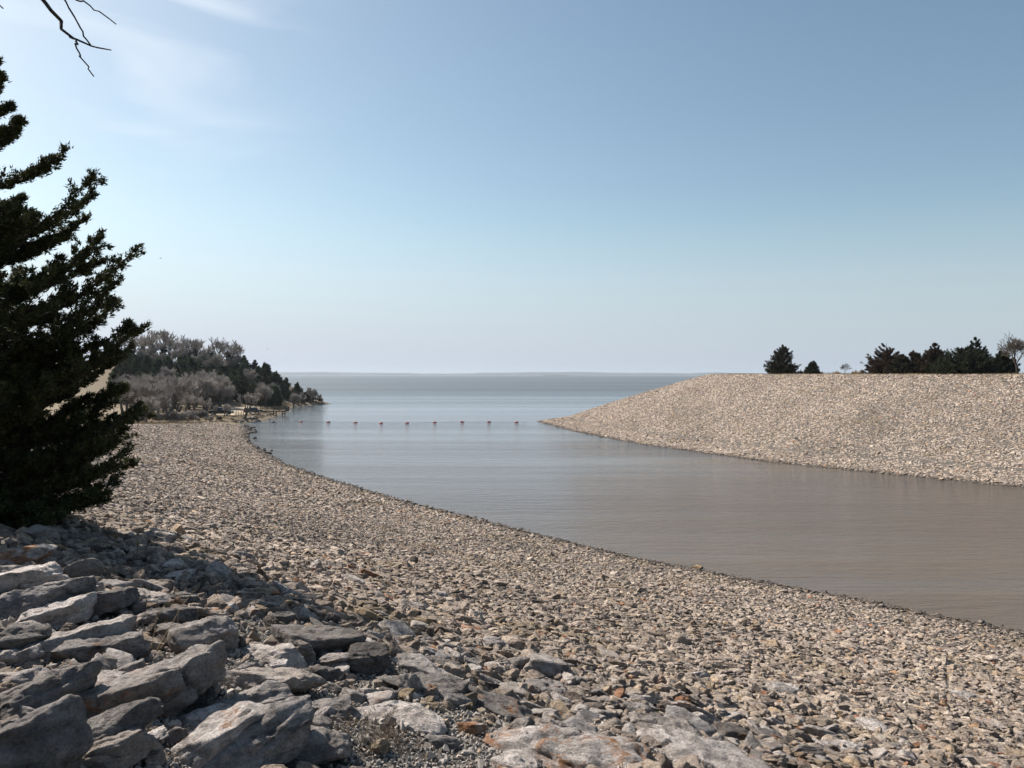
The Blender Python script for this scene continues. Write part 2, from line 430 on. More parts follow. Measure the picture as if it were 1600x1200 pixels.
def hill(x, y):
    rx = np.array([-400, -230, -175, -150, -128, -104, -90, -82, -74.0]); rz = np.array([13, 15, 15.5, 15, 13.5, 11.3, 6.0, 3.0, 0.8])
    hh = np.interp(x, rx, rz)
    yr = 300.0
    w = np.where(y < yr, np.exp(-((y - yr) / 38.0) ** 2), np.exp(-((y - yr) / 70.0) ** 2))
    return hh * w

def height(P, micro=True):
    P = np.asarray(P, float); x, y = P[:, 0], P[:, 1]
    dl = left_d(P); dr = right_d(P)
    # left bank, its crest sinking towards the boat landing
    cap = np.interp(y, [-300, 30, 55, 80, 120, 150, 172, 180], [14, 12, 10, 7.6, 4.0, 2.0, 1.0, 0.9])
    zb = bank_profile(dl)
    zb = np.where(dl > 0, smin(zb, cap + 0 * zb, 0.6), zb)
    zn = np.where(dl > 0, 1.75 * (1 - np.exp(-np.clip(dl, 0, 80) / 3.0)) + hill(x, y) * ss(3, 18, dl), np.maximum(dl * 0.16, -2.5))
    k = ss(170, 186, y)
    zl = zb * (1 - k) + zn * k
    # right embankment: low toe, then an even slope to a flat crest
    d = dr
    zr = np.where(d < 0, np.maximum(d * 0.2, -2.5), np.where(d < 7, 0.15 * d, 1.05 + 0.355 * (d - 7)))
    zr = np.where(d > 0, smin(zr, 11.95 + 0 * zr, 0.35), zr)
    zr = np.where(d > 58, np.maximum(11.95 - 0.3 * (d - 58), 3.0), zr)
    zz = np.where(dl > -6, np.where(dr > -6, np.maximum(zl, zr), zl), np.where(dr > -6, zr, -2.5))
    if micro:
        P3 = np.column_stack([x, y, 0 * x])
        near = np.exp(-np.hypot(x, y) / 25.0)
        zz = zz + np.where(np.maximum(dl, dr) > 0, near * (0.10 * vnoise(P3 * 0.9, 3) + 0.05 * vnoise(P3 * 2.7, 4)) + 0.12 * vnoise(P3 * 0.11, 5) * (np.hypot(x, y) > 15) * ss(2, 6, np.maximum(dl, dr)) * (dl > 0), 0)
    return zz

def axis(lo, hi, dlo, dhi, fine, mlo, mhi, mid):
    a = list(np.arange(dlo, dhi + 1e-6, fine))
    b = list(np.arange(dhi + mid, mhi, mid)); c = list(np.arange(dlo - mid, mlo, -mid))[::-1]
    up = []; v = (b or a)[-1]; st = mid
    while v < hi: st *= 1.25; v += st; up.append(min(v, hi))
    dn = []; v = (c or a)[0]; st = mid
    while v > lo: st *= 1.25; v -= st; dn.append(max(v, lo))
    return np.array(dn[::-1] + c + a + b + up)

xs = axis(-3000, 3000, -14, 14, 0.2, -210, 150, 1.6)
ys = axis(-300, 900, -6, 20, 0.2, -40, 400, 1.6)
X, Y = np.meshgrid(xs, ys); P2 = np.column_stack([X.ravel(), Y.ravel()])
Z = height(P2)
nx, ny = len(xs), len(ys)
idx = np.arange(nx * ny).reshape(ny, nx)
q = np.stack([idx[:-1, :-1], idx[:-1, 1:], idx[1:, 1:], idx[1:, :-1]], -1).reshape(-1, 4)
me = mesh_np('terrain', np.column_stack([P2, Z]), q, M['ground'], True)
dlv, drv = left_d(P2), right_d(P2)
capd = np.interp(P2[:, 1], [-300, 30, 55, 80, 120, 150, 172, 180], [60, 48, 44, 34, 24, 16, 9, 0])
soil = np.where(dlv > -5, np.maximum(ss(0, 4, dlv - capd), ss(172, 178, P2[:, 1])), 0)
soil = np.maximum(soil, np.where(drv > 37, ss(37.5, 39, drv), 0))
at = me.attributes.new('soil', 'FLOAT', 'POINT'); at.data.foreach_set('value', soil.astype(np.float32))
tag(link('terrain', me), kind='structure')

W = 45000.0
me = mesh_np('water', [(-W, -400, 0), (W, -400, 0), (W, W, 0), (-W, W, 0)], [(0, 1, 2, 3)], M['water'])
tag(link('water', me), kind='structure')

# far shore: a low ridge with thickness about ten kilometres away
n = 260
fx = np.linspace(-16000, 16000, n)
P3 = np.column_stack([fx / 900.0, 0 * fx, 0 * fx])
hh = np.clip(30 + 24 * fbm(P3, 4, 21) + 6 * fbm(P3 * 9, 3, 22), 8, 80)
fy = 10500 + 500 * fbm(P3 * 0.4, 2, 25)
V = np.vstack([np.column_stack([fx, fy - 150, 0 * fx - 1]), np.column_stack([fx, fy, hh]), np.column_stack([fx, fy + 900, hh * 1.1]), np.column_stack([fx, fy + 1100, 0 * fx - 1])])
i = np.arange(n - 1)
q = np.vstack([np.stack([i + k * n, i + k * n + 1, i + (k + 1) * n + 1, i + (k + 1) * n], -1) for k in range(3)])
tag(link('far_shore', mesh_np('far_shore', V, q, M['far_land'])), kind='structure')
# a darker low spit in front of it
n = 60
fx = np.linspace(110, 560, n); P3 = np.column_stack([fx / 40.0, 0 * fx, 0 * fx])
hh = 5.5 * np.sin(np.linspace(0, np.pi, n)) ** 0.4 * (0.75 + 0.5 * fbm(P3, 3, 31))
V = np.vstack([np.column_stack([fx, 0 * fx + 5200, 0 * fx - 1]), np.column_stack([fx, 0 * fx + 5230, hh]), np.column_stack([fx, 0 * fx + 5300, 0 * fx - 1])])
i = np.arange(n - 1)
q = np.vstack([np.stack([i + k * n, i + k * n + 1, i + (k + 1) * n + 1, i + (k + 1) * n], -1) for k in range(2)])
tag(link('low_spit', mesh_np('low_spit', V, q, M['far_land'])), kind='structure')

def gz(x, y): return float(height(np.array([(x, y)]))[0])

def px_ground(u, v):
    """where the line of sight through a photograph pixel meets the ground"""
    dx, dz = (u - 800) / F, -(v - HZ) / F
    t = np.geomspace(2.0, 400, 3000)
    z = height(np.column_stack([dx * t, t]))
    k = np.argmax(H + dz * t < z)
    return dx * t[k], t[k], z[k]

def to_px(P):
    y = np.maximum(P[:, 1], 0.1)
    return 800 + F * P[:, 0] / y, HZ + F * (H - P[:, 2]) / y

# ------------------------------------------------------------------ rocks
def ico(level):
    bm = bmesh.new(); bmesh.ops.create_icosphere(bm, subdivisions=level, radius=1)
    v = np.array([w.co[:] for w in bm.verts]); f = np.array([[w.index for w in p.verts] for p in bm.faces]); bm.free()
    return v / np.linalg.norm(v, axis=1)[:, None], f
ICO = {k: ico(k) for k in (2, 3, 4, 5, 6)}

def rock_verts(seed, level, dims, slab=True, sharp=70, rough=1.0, extra=5):
    """a block bounded by random planes, edges worn by a soft minimum, then roughened; z is up"""
    r = np.random.default_rng(seed); D, f = ICO[level]
    pl = []
    if slab:
        for s in (1, -1):
            n = np.array([r.normal(0, .16), r.normal(0, .16), s]); pl.append((n / np.linalg.norm(n), r.uniform(.8, 1.0)))
        k = r.integers(4, 7); a0 = r.uniform(0, 6.28)
        for j in range(k):
            a = a0 + j * 6.283 / k + r.normal(0, .22); n = np.array([math.cos(a), math.sin(a), r.normal(0.05, .25)])
            pl.append((n / np.linalg.norm(n), r.uniform(.78, 1.02)))
    for j in range(extra if slab else 11 + extra):
        n = r.normal(size=3); n /= np.linalg.norm(n); pl.append((n, r.uniform(.86, 1.15) if slab else r.uniform(.68, 1.0)))
    inv = 0
    for n, d in pl:
        c = np.clip(D @ n, 1e-4, None) / d
        inv = inv + c ** sharp
    rad = inv ** (-1.0 / sharp)
    V = D * np.minimum(rad, 1.55)[:, None]
    dims = np.asarray(dims, float)
    V = V * dims / 2
    s = float(np.mean(dims))
    o = r.uniform(-50, 50, 3)
    Nn = D / dims; Nn /= np.linalg.norm(Nn, axis=1)[:, None]
    Q = V / s
    disp = 0.045 * fbm(Q * 2.2 + o, 3, seed % 97)
    if level >= 4:
        lay = Q * np.array([1.3, 1.3, 5.0])                       # bedding planes on the broken sides
        disp = disp + 0.085 * np.abs(fbm(lay * 1.6 + o, 4, seed % 89)) + 0.050 * fbm(Q * 7 + o, 4, seed % 83, .65) - 0.05 * np.clip(fbm(lay * .9 + o + 3, 3, seed % 61) - .12, 0, .12) / .12
        cr = np.abs(vnoise(Q * 2.6 + o + 9, seed % 71)); disp = disp - 0.09 * np.exp(-(cr / .05) ** 2) * (vnoise(Q * 1.5 - o, 5) > .1)
    V = V + Nn * (disp * s * rough)[:, None]
    return V, f

def unit(v): return v / np.maximum(np.linalg.norm(v, axis=-1, keepdims=True), 1e-9)
def rock_mesh(name, seed, level, dims, **kw):
    V, f = rock_verts(seed, level, dims, **kw)
    return mesh_np(name, V, f, M['boulder'], True)

# hero boulders: u0,v0,u1,v1 in the photograph, roll (right end up), yaw (right end away), depth/width, tone, rust, warmth, slab, label
HERO = [
 (-30, 889, 92, 926, 2, 8, .7, 1.25, .1, .2, 1, 'broad pale sunlit slab under the juniper edge, at the left border'),
 (91, 870, 145, 910, -6, 10, .9, .62, .15, .5, 0, 'greenish grey rounded block standing in shade behind the pale slab'),
 (118, 904, 160, 930, -8, -10, .8, 1.0, .1, .2, 1, 'curved pale stone beside the foot of the rounded greenish block'),
 (98, 916, 150, 932, 4, 0, .7, 1.2, .1, .2, 1, 'thin pale slab resting on the long dark-faced slab'),
 (58, 918, 82, 932, 0, 20, 1., 1.3, 0, .1, 0, 'small pale pyramid stone on the gravel below the pale slab'),
 (-20, 928, 142, 968, 3, 4, .45, .75, .1, .0, 1, 'long slab with a dark blue-grey front face at the left border'),
 (79, 927, 200, 969, 7, 6, .5, .48, .25, .0, 1, 'dark stepped boulder just above the big tilted slab'),
 (196, 930, 230, 964, 0, 10, .9, .6, .15, .3, 0, 'round dark grey cobble at the right end of the stepped boulder'),
 (188, 919, 262, 947, -4, -10, .7, 1.15, .3, .6, 1, 'flat tan slab lying between the two dark blocks'),
 (250, 915, 309, 951, -8, 5, .8, .45, .1, .1, 0, 'black angular block at the right end of the tan slab'),
 (217, 948, 312, 979, 1, -6, .6, .5, .05, .1, 1, 'flat-topped dark block left of the big rounded grey boulder'),
 (22, 955, 150, 985, 9, 10, .45, 1.1, .1, .1, 1, 'lumpy whitish ledge right behind the big tilted slab'),
 (-25, 968, 78, 1030, 2, 0, .8, .5, .55, .1, 0, 'dark blocky boulder with a rusty cap at the left border'),
 (51, 962, 216, 1032, 13, 14, .5, .92, .05, .3, 1, 'large tilted slab with pale flat top and dark underside'),
 (-20, 1008, 27, 1044, 8, 0, .9, 1.25, .4, .4, 0, 'small cream stone at the left border below the rusty dark boulder'),
 (85, 995, 238, 1038, 6, -6, .6, .72, .5, .0, 1, 'blue-grey block with a rust edge tucked under the large tilted slab'),
 (-30, 1027, 138, 1120, 13, 14, .55, .62, .35, .1, 1, 'big pinkish grey slab at the left border, below the cream stone'),
 (86, 1031, 188, 1112, 20, 30, .8, .98, .15, .2, 1, 'pale angular wedge stone with a ridge, leaning against the pinkish slab'),
 (186, 1031, 229, 1066, 10, 20, .8, .8, .2, .0, 1, 'small grey block right of the top of the wedge stone'),
 (219, 1037, 292, 1064, 5, 5, .7, .95, .1, .0, 1, 'low bluish white slab beside the gravel pocket'),
 (-34, 1102, 104, 1222, 15, 12, .6, .62, .05, .0, 1, 'huge dark slab with a thin pale top edge in the lower left corner'),
 (104, 1058, 348, 1128, 13, 16, .28, .82, .6, .2, 1, 'long narrow ridge slab streaked with orange rust along its edge'),
 (75, 1114, 230, 1198, 20, 10, .6, .52, .4, .0, 0, 'lumpy dark boulder with a rusty knob, under the orange-streaked ridge slab'),
 (94, 1166, 240, 1214, 8, 8, .7, .85, .2, .7, 1, 'flat tan slab with a dark front at the bottom edge'),
 (240, 1111, 434, 1205, 19, 18, .34, .95, .55, .1, 1, 'diagonal ridge slab with a bright orange band at its lower end'),
 (274, 1123, 490, 1222, 21, 18, .30, .9, .05, .0, 1, 'long grey diagonal slab with dark front, right of the orange-banded one'),
 (276, 1106, 362, 1142, 12, 12, .6, 1.05, .05, .0, 1, 'small whitish layered slab above the orange-banded ridge'),
 (326, 1070, 470, 1126, -4, 6, .6, .85, .5, .0, 0, 'grey domed boulder with a rusty right shoulder'),
 (350, 1052, 500, 1096, -4, -4, .8, .92, .2, .8, 0, 'earthy tan mound of crumbling rock below the flat cream slab'),
 (476, 1090, 553, 1128, -2, 0, .8, .72, .05, .0, 1, 'smooth grey block in front of the crumbling tan mound'),
 (420, 1144, 562, 1216, 4, 14, .8, .75, .3, .2, 0, 'rough dark-pocked boulder at the bottom edge near the dead weeds'),
 (284, 940, 382, 1022, -16, -8, .8, .88, .15, .1, 0, 'big rounded grey boulder behind the gravel pocket'),
 (284, 1001, 355, 1042, -10, 0, .8, .95, .65, .2, 0, 'knobbly white and rust boulder sitting on the gravel'),
 (373, 989, 476, 1040, -13, -10, .75, 1.12, .05, .5, 1, 'flat-topped cream slab with square edges beside the gravel pocket'),
 (448, 993, 493, 1040, -20, -20, .5, .9, .2, .8, 1, 'tan shard leaning on the right end of the cream slab'),
 (457, 1035, 522, 1068, -8, 0, .7, .42, .05, .1, 1, 'dark angular block below the tan shard'),
 (412, 1031, 453, 1058, -6, 0, .8, 1.0, .05, .1, 1, 'small pale block under the front corner of the cream slab'),
 (420, 973, 552, 1023, -10, -10, .5, .5, .35, .2, 1, 'dark brown-grey slab sloping down behind the cream slab'),
 (488, 1017, 553, 1050, -8, 10, .8, .9, .25, .1, 0, 'two-toned pale and dark lump right of the tan shard'),
 (417, 953, 468, 978, -6, 0, .7, .6, .1, .0, 1, 'grey stone in the shadow above the dark sloping slab'),
 (398, 935, 440, 955, -14, -10, .4, 1.2, .1, .1, 1, 'narrow whitish plank-like stone at the shadow edge'),
 (360, 1036, 405, 1059, -4, 0, .8, .75, .1, .0, 0, 'small dull stone half sunk in the gravel pocket'),
 (545, 1000, 612, 1054, -6, 0, .6, .4, .05, .1, 1, 'block with a black hollow face on the shoulder of the slope'),
 (528, 986, 584, 1010, -7, -8, .8, 1.1, .05, .3, 1, 'pale slab behind the block with the black hollow face'),
 (622, 1006, 657, 1032, 0, 0, .9, .5, .1, .2, 0, 'dark rounded block next to the pale slope stones'),
 (606, 1021, 724, 1064, -13, -12, .6, .85, .25, .1, 0, 'grey smooth boulder right of the black hollow'),
 (656, 1015, 724, 1050, -12, -8, .7, .5, .2, .2, 1, 'dark-sided block leaning over the smooth grey boulder'),
 (612, 1044, 738, 1088, -12, -14, .5, .55, .5, .1, 1, 'dark brown outcrop slab below the smooth grey boulder'),
 (696, 1058, 842, 1116, -15, -16, .45, .50, .6, .1, 1, 'dark rust-stained outcrop slab above the bright orange stone'),
 (552, 1066, 705, 1138, -10, -6, .8, 1.18, .15, .3, 0, 'large whitish mound of rotten rock beside the dark outcrop'),
 (716, 1117, 754, 1152, 0, 10, .8, .95, 1.0, .9, 0, 'bright orange stone standing on the pale gravel'),
 (790, 1103, 840, 1162, 24, 20, .5, .75, .1, .5, 1, 'upright olive-grey post-like stone between pale boulders'),
 (758, 1135, 794, 1172, 0, 0, .8, 1.1, .7, .3, 0, 'cream stone with rust spots left of the upright stone'),
 (800, 1119, 1052, 1214, -8, -10, .6, 1.05, .8, .2, 0, 'large pale boulder with a bright orange patch at the bottom edge'),
 (980, 1118, 1102, 1158, -11, -14, .5, .75, .2, .4, 1, 'grey-olive slab behind the long pale bottom slabs'),
 (1100, 1119, 1163, 1160, -8, 0, .8, .40, .35, .2, 0, 'dark brown angular block alone on the pale rubble'),
 (1000, 1148, 1242, 1214, -12, -16, .35, 1.05, .2, .2, 1, 'long pale slab sloping right along the bottom edge'),
 (814, 1056, 882, 1088, -9, -6, .7, .75, .1, .1, 1, 'grey stone at the lower end of the dark outcrop'),
 (915, 1086, 947, 1099, -4, 0, .6, .8, .9, .6, 1, 'small flat rust-coloured stone above the large pale boulder'),
 (1302, 1157, 1362, 1184, -12, -10, .6, 1.2, .1, .2, 1, 'pale pointed slab lying on the rubble in the lower right'),
 (1534, 1122, 1574, 1140, -2, 0, .7, .95, .9, .6, 1, 'flat orange slab at the right border of the slope'),
 (756, 1184, 845, 1212, -4, 0, .8, 1.25, .4, .3, 0, 'white stone with an orange spot at the bottom edge'),
]
placed = []        # x, y, z, radius
hero_objs = []
for k, (u0, v0, u1, v1, roll, yaw, dr_, tone, rust, warm, slab, label) in enumerate(HERO):
    uc = (u0 + u1) / 2
    gx, gy, g_z = px_ground(uc, min(v1, 1240))
    w = (u1 - u0) / F * gy * (0.90 if uc < 540 else 0.97)
    w = w / max(.8, math.cos(R(yaw)))
    dep = w * max(dr_, .45)
    look = math.atan2(v1 - HZ, F)
    rise = abs(math.sin(R(roll))) * w * 0.8
    hz = ((v1 - v0) / F * gy - dep * math.sin(look) * 0.75 - rise * .7) / math.cos(look)
    flatter = uc > 540
    hz = min(max(hz * (.95 if flatter else 1.25), (.20 if flatter else .36) * w), w * .9)
    if not flatter: roll = roll * .75
    # stand the front foot on the ground where the photograph shows it
    dirv = np.array([gx, gy]) / math.hypot(gx, gy)
    cx, cy = np.array([gx, gy]) + dirv * dep * .40
    cz = gz(cx, cy) + hz * (.20 if flatter else .30)
    me = rock_mesh('boulder', 100 + k, 5, (w, dep, hz), slab=bool(slab), sharp=80 if slab else 40)
    o = link('boulder', me)
    o.location = (cx, cy, cz)
    view = math.atan2(gx, gy)
    o.rotation_euler = (Matrix.Rotation(-view, 3, 'Z') @ Matrix.Rotation(R(yaw), 3, 'Z') @ Matrix.Rotation(R(-roll), 3, 'Y') @ Matrix.Rotation(R(2 if flatter else -9), 3, 'X')).to_euler()
    o.color = (tone * ((1.22 if flatter else 1.42) if tone > .9 else 1.08), rust, warm, 1)
    tag(o, label, 'boulder', 'large boulders on the shoulder of the bank')
    hero_objs.append(o)
    placed.append((cx, cy, cz, w * .5, dep * .5, yaw - math.degrees(view), label))

# ---- riprap: scattered stones as point clouds
def in_view(x, y, margin=0.12):
    return (y > 1.5) & (np.abs(x) / np.maximum(y, .1) < 0.675 + margin)

def scatter(xlo, xhi, ylo, yhi, step):
    gx = np.arange(xlo, xhi, step); gy = np.arange(ylo, yhi, step)
    A, B = np.meshgrid(gx, gy); n = A.size
    x = A.ravel() + rng.uniform(-.5, .5, n) * step; y = B.ravel() + rng.uniform(-.5, .5, n) * step
    return x, y

def slope_rot(x, y, tilt):
    e = .3; P = np.column_stack([x, y])
    zx = (height(P + [e, 0], False) - height(P - [e, 0], False)) / (2 * e)
    zy = (height(P + [0, e], False) - height(P - [0, e], False)) / (2 * e)
    n = len(x)
    rx = np.arctan(zy) + rng.normal(0, tilt, n); ry = -np.arctan(zx) + rng.normal(0, tilt, n)
    return rx, ry

def stone_set(x, y, smin_, smax_, tilt, pw=1.6, flat=(.30, .6)):
    """positions, rotations and sizes for stones at x,y"""
    n = len(x); P = np.column_stack([x, y])
    s = smin_ + (smax_ - smin_) * rng.random(n) ** pw
    rx, ry = slope_rot(x, y, tilt)
    rz = rng.uniform(0, 6.283, n)
    sc = np.column_stack([s, s * rng.uniform(.5, .9, n), s * rng.uniform(flat[0], flat[1], n)])
    z = height(P) + sc[:, 2] * rng.uniform(.0, .30, n)
    # spin about its own vertical first, then tilt with the slope
    rot = np.empty((n, 3))
    cx_, sx_ = np.cos(rx), np.sin(rx); cy_, sy_ = np.cos(ry), np.sin(ry); cz_, sz_ = np.cos(rz), np.sin(rz)
    Rx = np.zeros((n, 3, 3)); Rx[:, 0, 0] = 1; Rx[:, 1, 1] = cx_; Rx[:, 1, 2] = -sx_; Rx[:, 2, 1] = sx_; Rx[:, 2, 2] = cx_
    Ry = np.zeros((n, 3, 3)); Ry[:, 1, 1] = 1; Ry[:, 0, 0] = cy_; Ry[:, 0, 2] = sy_; Ry[:, 2, 0] = -sy_; Ry[:, 2, 2] = cy_
    Rz = np.zeros((n, 3, 3)); Rz[:, 2, 2] = 1; Rz[:, 0, 0] = cz_; Rz[:, 0, 1] = -sz_; Rz[:, 1, 0] = sz_; Rz[:, 1, 1] = cz_
    A = Rx @ Ry @ Rz
    rot[:, 1] = np.arcsin(np.clip(-A[:, 2, 0], -1, 1)); rot[:, 0] = np.arctan2(A[:, 2, 1], A[:, 2, 2]); rot[:, 2] = np.arctan2(A[:, 1, 0], A[:, 0, 0])
    return np.column_stack([x, y, z]), rot, sc

def stack(sets):
    return tuple(np.vstack([s[i] for s in sets]) for i in range(3))

def left_mask(x, y):
    P = np.column_stack([x, y]); d = left_d(P)
    lim = np.interp(y, [-300, 30, 55, 80, 120, 150, 172, 180], [52, 47, 44, 34, 24, 16, 8, 0])
    return (d > -0.9) & (d < lim) & (y < 175) & in_view(x, y), d

def clear_of_heroes(x, y, r):
    ok = np.ones(len(x), bool)
    for hx, hy, hz_, a, b, rot, _ in placed:
        c, s = math.cos(R(rot)), math.sin(R(rot))
        dx, dy = x - hx, y - hy
        lx, ly = c * dx + s * dy, -s * dx + c * dy
        ok &= (lx / (a * .95 + r)) ** 2 + (ly / (b * .95 + r)) ** 2 > 1
    return ok

POCKETS = [(340, 1056, .50), (425, 1052, .25), (655, 1168, .5), (590, 1150, .3), (60, 930, .45), (262, 1122, .3), (520, 1110, .2)]
POCKETS = [px_ground(u, v)[:2] + (r_,) for u, v, r_ in POCKETS]
def out_of_pockets(x, y, r):
    ok = np.ones(len(x), bool)
    for a, b, c in POCKETS: ok &= (x - a) ** 2 + ((y - b) / 1.3) ** 2 > (c + r) ** 2
    return ok

sets = []
# large stones
x, y = scatter(-90, 60, 2, 175, .8); m, d = left_mask(x, y); p = 42 - d
m &= rng.random(len(x)) < np.where(p < 5, .26, .22)
x, y = x[m], y[m]; m = clear_of_heroes(x, y, .26) & out_of_pockets(x, y, .2); x, y = x[m], y[m]
sets.append(stone_set(x, y, .30, .66, .20, 2.2))
# the body of the bank
x, y = scatter(-30, 40, 2, 60, .165); m, d = left_mask(x, y); m &= rng.random(len(x)) < np.where(42 - d < 5, .40, .95); x, y = x[m], y[m]
m = clear_of_heroes(x, y, .06) & out_of_pockets(x, y, .05); x, y = x[m], y[m]
sets.append(stone_set(x, y, .10, .34, .27, 1.9, (.24, .5)))
x, y = scatter(-95, 25, 60, 176, .25); m, d = left_mask(x, y); x, y = x[m], y[m]
sets.append(stone_set(x, y, .18, .52, .30, 1.8, (.26, .52)))
# small broken stone between them, near the viewer
x, y = scatter(-14, 16, 2, 20, .15); m, d = left_mask(x, y); m &= rng.random(len(x)) < .75; x, y = x[m], y[m]
m = clear_of_heroes(x, y, .0) & (out_of_pockets(x, y, 0) | (rng.random(len(x)) < .15)); x, y = x[m], y[m]
sets.append(stone_set(x, y, .08, .22, .45, 1.5, (.4, .75)))
LEFT = stack(sets)

# ---- the stones that show largest become boulders of their own
N_IND = 300 - len(HERO)
uu, vv = to_px(LEFT[0])
seen = (uu > 0) & (uu < 1600) & (vv < 1195) & (vv > HZ)
app = np.where(seen, LEFT[2][:, 0] / LEFT[0][:, 1], 0)
big = np.argsort(-app)[:N_IND]
keep = np.ones(len(app), bool); keep[big] = False
BASE = []
for k in range(26):
    BASE.append(rock_mesh('slope_stone', 500 + k, 4, (1, 1, 1), slab=k % 3 != 0, sharp=80 if k % 3 else 45, rough=1.0))
def words(tone, rust, warm):
    return 'rusty' if rust > .6 else 'dark' if tone < .62 else 'tan' if warm > .6 else 'whitish' if tone > 1.08 else 'grey'
SHORT = ["broad sunlit border slab", "rounded greenish block", "curved pale stone", "thin slab on the long dark-faced slab", "pale pyramid stone", "long dark-faced border slab", "dark stepped boulder",
 "round dark cobble", "flat tan slab between dark blocks", "black angular block by the tan slab", "flat-topped dark block", "lumpy whitish ledge", "rusty-capped border boulder", "large tilted slab", "small cream border stone", "rust-edged blue-grey block",
 "big pinkish grey slab", "pale angular wedge stone", "grey block beside the wedge stone", "low bluish white slab", "huge dark corner slab", "orange-streaked narrow ridge slab", "lumpy dark boulder", "flat tan bottom slab", "orange-banded diagonal slab",
 "long grey diagonal slab", "whitish layered slab", "grey domed boulder", "crumbling tan mound", "smooth grey block", "dark-pocked bottom boulder", "big rounded grey boulder", "knobbly white and rust boulder", "flat-topped cream slab", "leaning tan shard",
 "dark angular block below the shard", "small pale block under the cream slab", "dark sloping slab", "two-toned lump", "grey stone in the shadow", "whitish plank-like stone", "dull half-sunk stone", "black-hollow block", "pale slab behind the black hollow",
 "dark rounded slope block", "smooth grey boulder", "dark-sided leaning block", "dark brown outcrop slab", "rust-stained outcrop slab", "whitish rotten mound", "bright orange stone", "upright post-like stone", "rust-spotted cream stone", "large pale boulder with orange patch",
 "grey-olive slab", "lone dark brown block", "long pale bottom slab", "grey stone below the outcrop", "flat rust-coloured stone", "pale pointed slab", "flat orange border slab", "orange-spotted white bottom stone"]
assert len(SHORT) == len(HERO)
used = {}
hx = np.array([[p_[0], p_[1]] for p_ in placed])
order = sorted(big, key=lambda i: -app[i])
for n_, i in enumerate(order):
    o = link('slope_stone', BASE[n_ % len(BASE)])
    x_, y_, z_ = LEFT[0][i]; s = LEFT[2][i]
    o.location = (x_, y_, z_); o.rotation_euler = LEFT[1][i]; o.scale = s
    tone = float(rng.choice([.5, .7, .85, .95, 1.05, 1.15, 1.2], p=[.12, .12, .16, .2, .2, .12, .08])); rust = float(rng.choice([.05, .3, .8], p=[.66, .24, .10])); warm = float(rng.choice([.05, .3, .8], p=[.4, .42, .18]))
    o.color = (tone * 1.22, rust, warm, 1)
    dd = np.hypot(hx[:, 0] - x_, hx[:, 1] - y_); j = int(np.argmin(dd))
    col = words(tone, rust, warm); size = 'large' if s[0] > .55 else 'middling' if s[0] > .36 else 'small'
    shape = 'slab' if s[2] / s[0] < .42 else 'block'
    if dd[j] < 1.6:
        sx_ = x_ - hx[j, 0]; sy_ = y_ - hx[j, 1]
        side = ('right of' if sx_ > 0 else 'left of') if abs(sx_) > abs(sy_) else ('behind' if sy_ > 0 else 'in front of')
        near = SHORT[j]
        lab = f'{size} {col} {shape} {side} the {near}'
    else:
        band = 'at the top of the slope' if 42 - left_d(np.array([(x_, y_)]))[0] < 7 else 'partway down the slope'
        part = ('in the juniper shadow' if uu[i] < 420 and vv[i] > 800 else 'below the juniper' if uu[i] < 420 else 'above the dark outcrop' if uu[i] < 760 else 'above the large pale boulder' if uu[i] < 1080 else 'above the long pale bottom slab' if uu[i] < 1330 else 'towards the right border')
        lab = f'{size} {col} {shape} {band} {part}'
    used.setdefault(lab, []).append((float(dd[j]) if dd[j] < 1.6 else float(uu[i]), dd[j] < 1.6, o))
    tag(o, lab, 'stone', 'broken stones on the near slope')

ORD = ['', 'second ', 'third ', 'fourth ', 'fifth ', 'sixth ', 'seventh ', 'eighth ', 'ninth ']
for lab, members in used.items():
    if len(members) == 1: continue
    members.sort(key=lambda t_: t_[0])
    for n_, (key, close, o) in enumerate(members):
        o['label'] = (f'{ORD[n_]}nearest {lab}' if close else f'{lab}, {ORD[n_]}from left' if n_ else f'{lab}, leftmost')

# ---- prototypes for the scattered mass (they exist only as the shapes of that mass)
def proto_coll(name, mat, n, level, slab=True, rough=1.0, seed=900):
    col = bpy.data.collections.new(name)
    for k in range(n):
        if level:
            V, f = rock_verts(seed + k, level, (1, 1, 1), slab=slab and k % 3 != 0, sharp=70, rough=rough, extra=4)
            me = mesh_np(name, V, f, mat, True)
        else:                                                        # sharp broken chunk: hull of random points
            r = np.random.default_rng(seed + k); n_ = 13
            Q = unit(r.normal(size=(n_, 3))); Q = Q / np.abs(Q).max(1)[:, None] ** .75 * r.uniform(.42, .56, (n_, 1))
            bm = bmesh.new()
            for q_ in Q: bm.verts.new(q_)
            bmesh.ops.convex_hull(bm, input=bm.verts)
            bmesh.ops.delete(bm, geom=[v_ for v_ in bm.verts if not v_.link_faces], context='VERTS')
            me = bpy.data.meshes.new(name); bm.to_mesh(me); bm.free(); me.materials.append(mat)
        col.objects.link(bpy.data.objects.new(f'{name}_{k:02d}', me))
    return col
PC_RIP = proto_coll('riprap_stone', M['riprap'], 20, 4)
PC_FAR = proto_coll('riprap_chunk', M['riprap'], 24, 0)
PC_GRV = proto_coll('pebble', M['gravel'], 12, 0, False, .8, 1300)

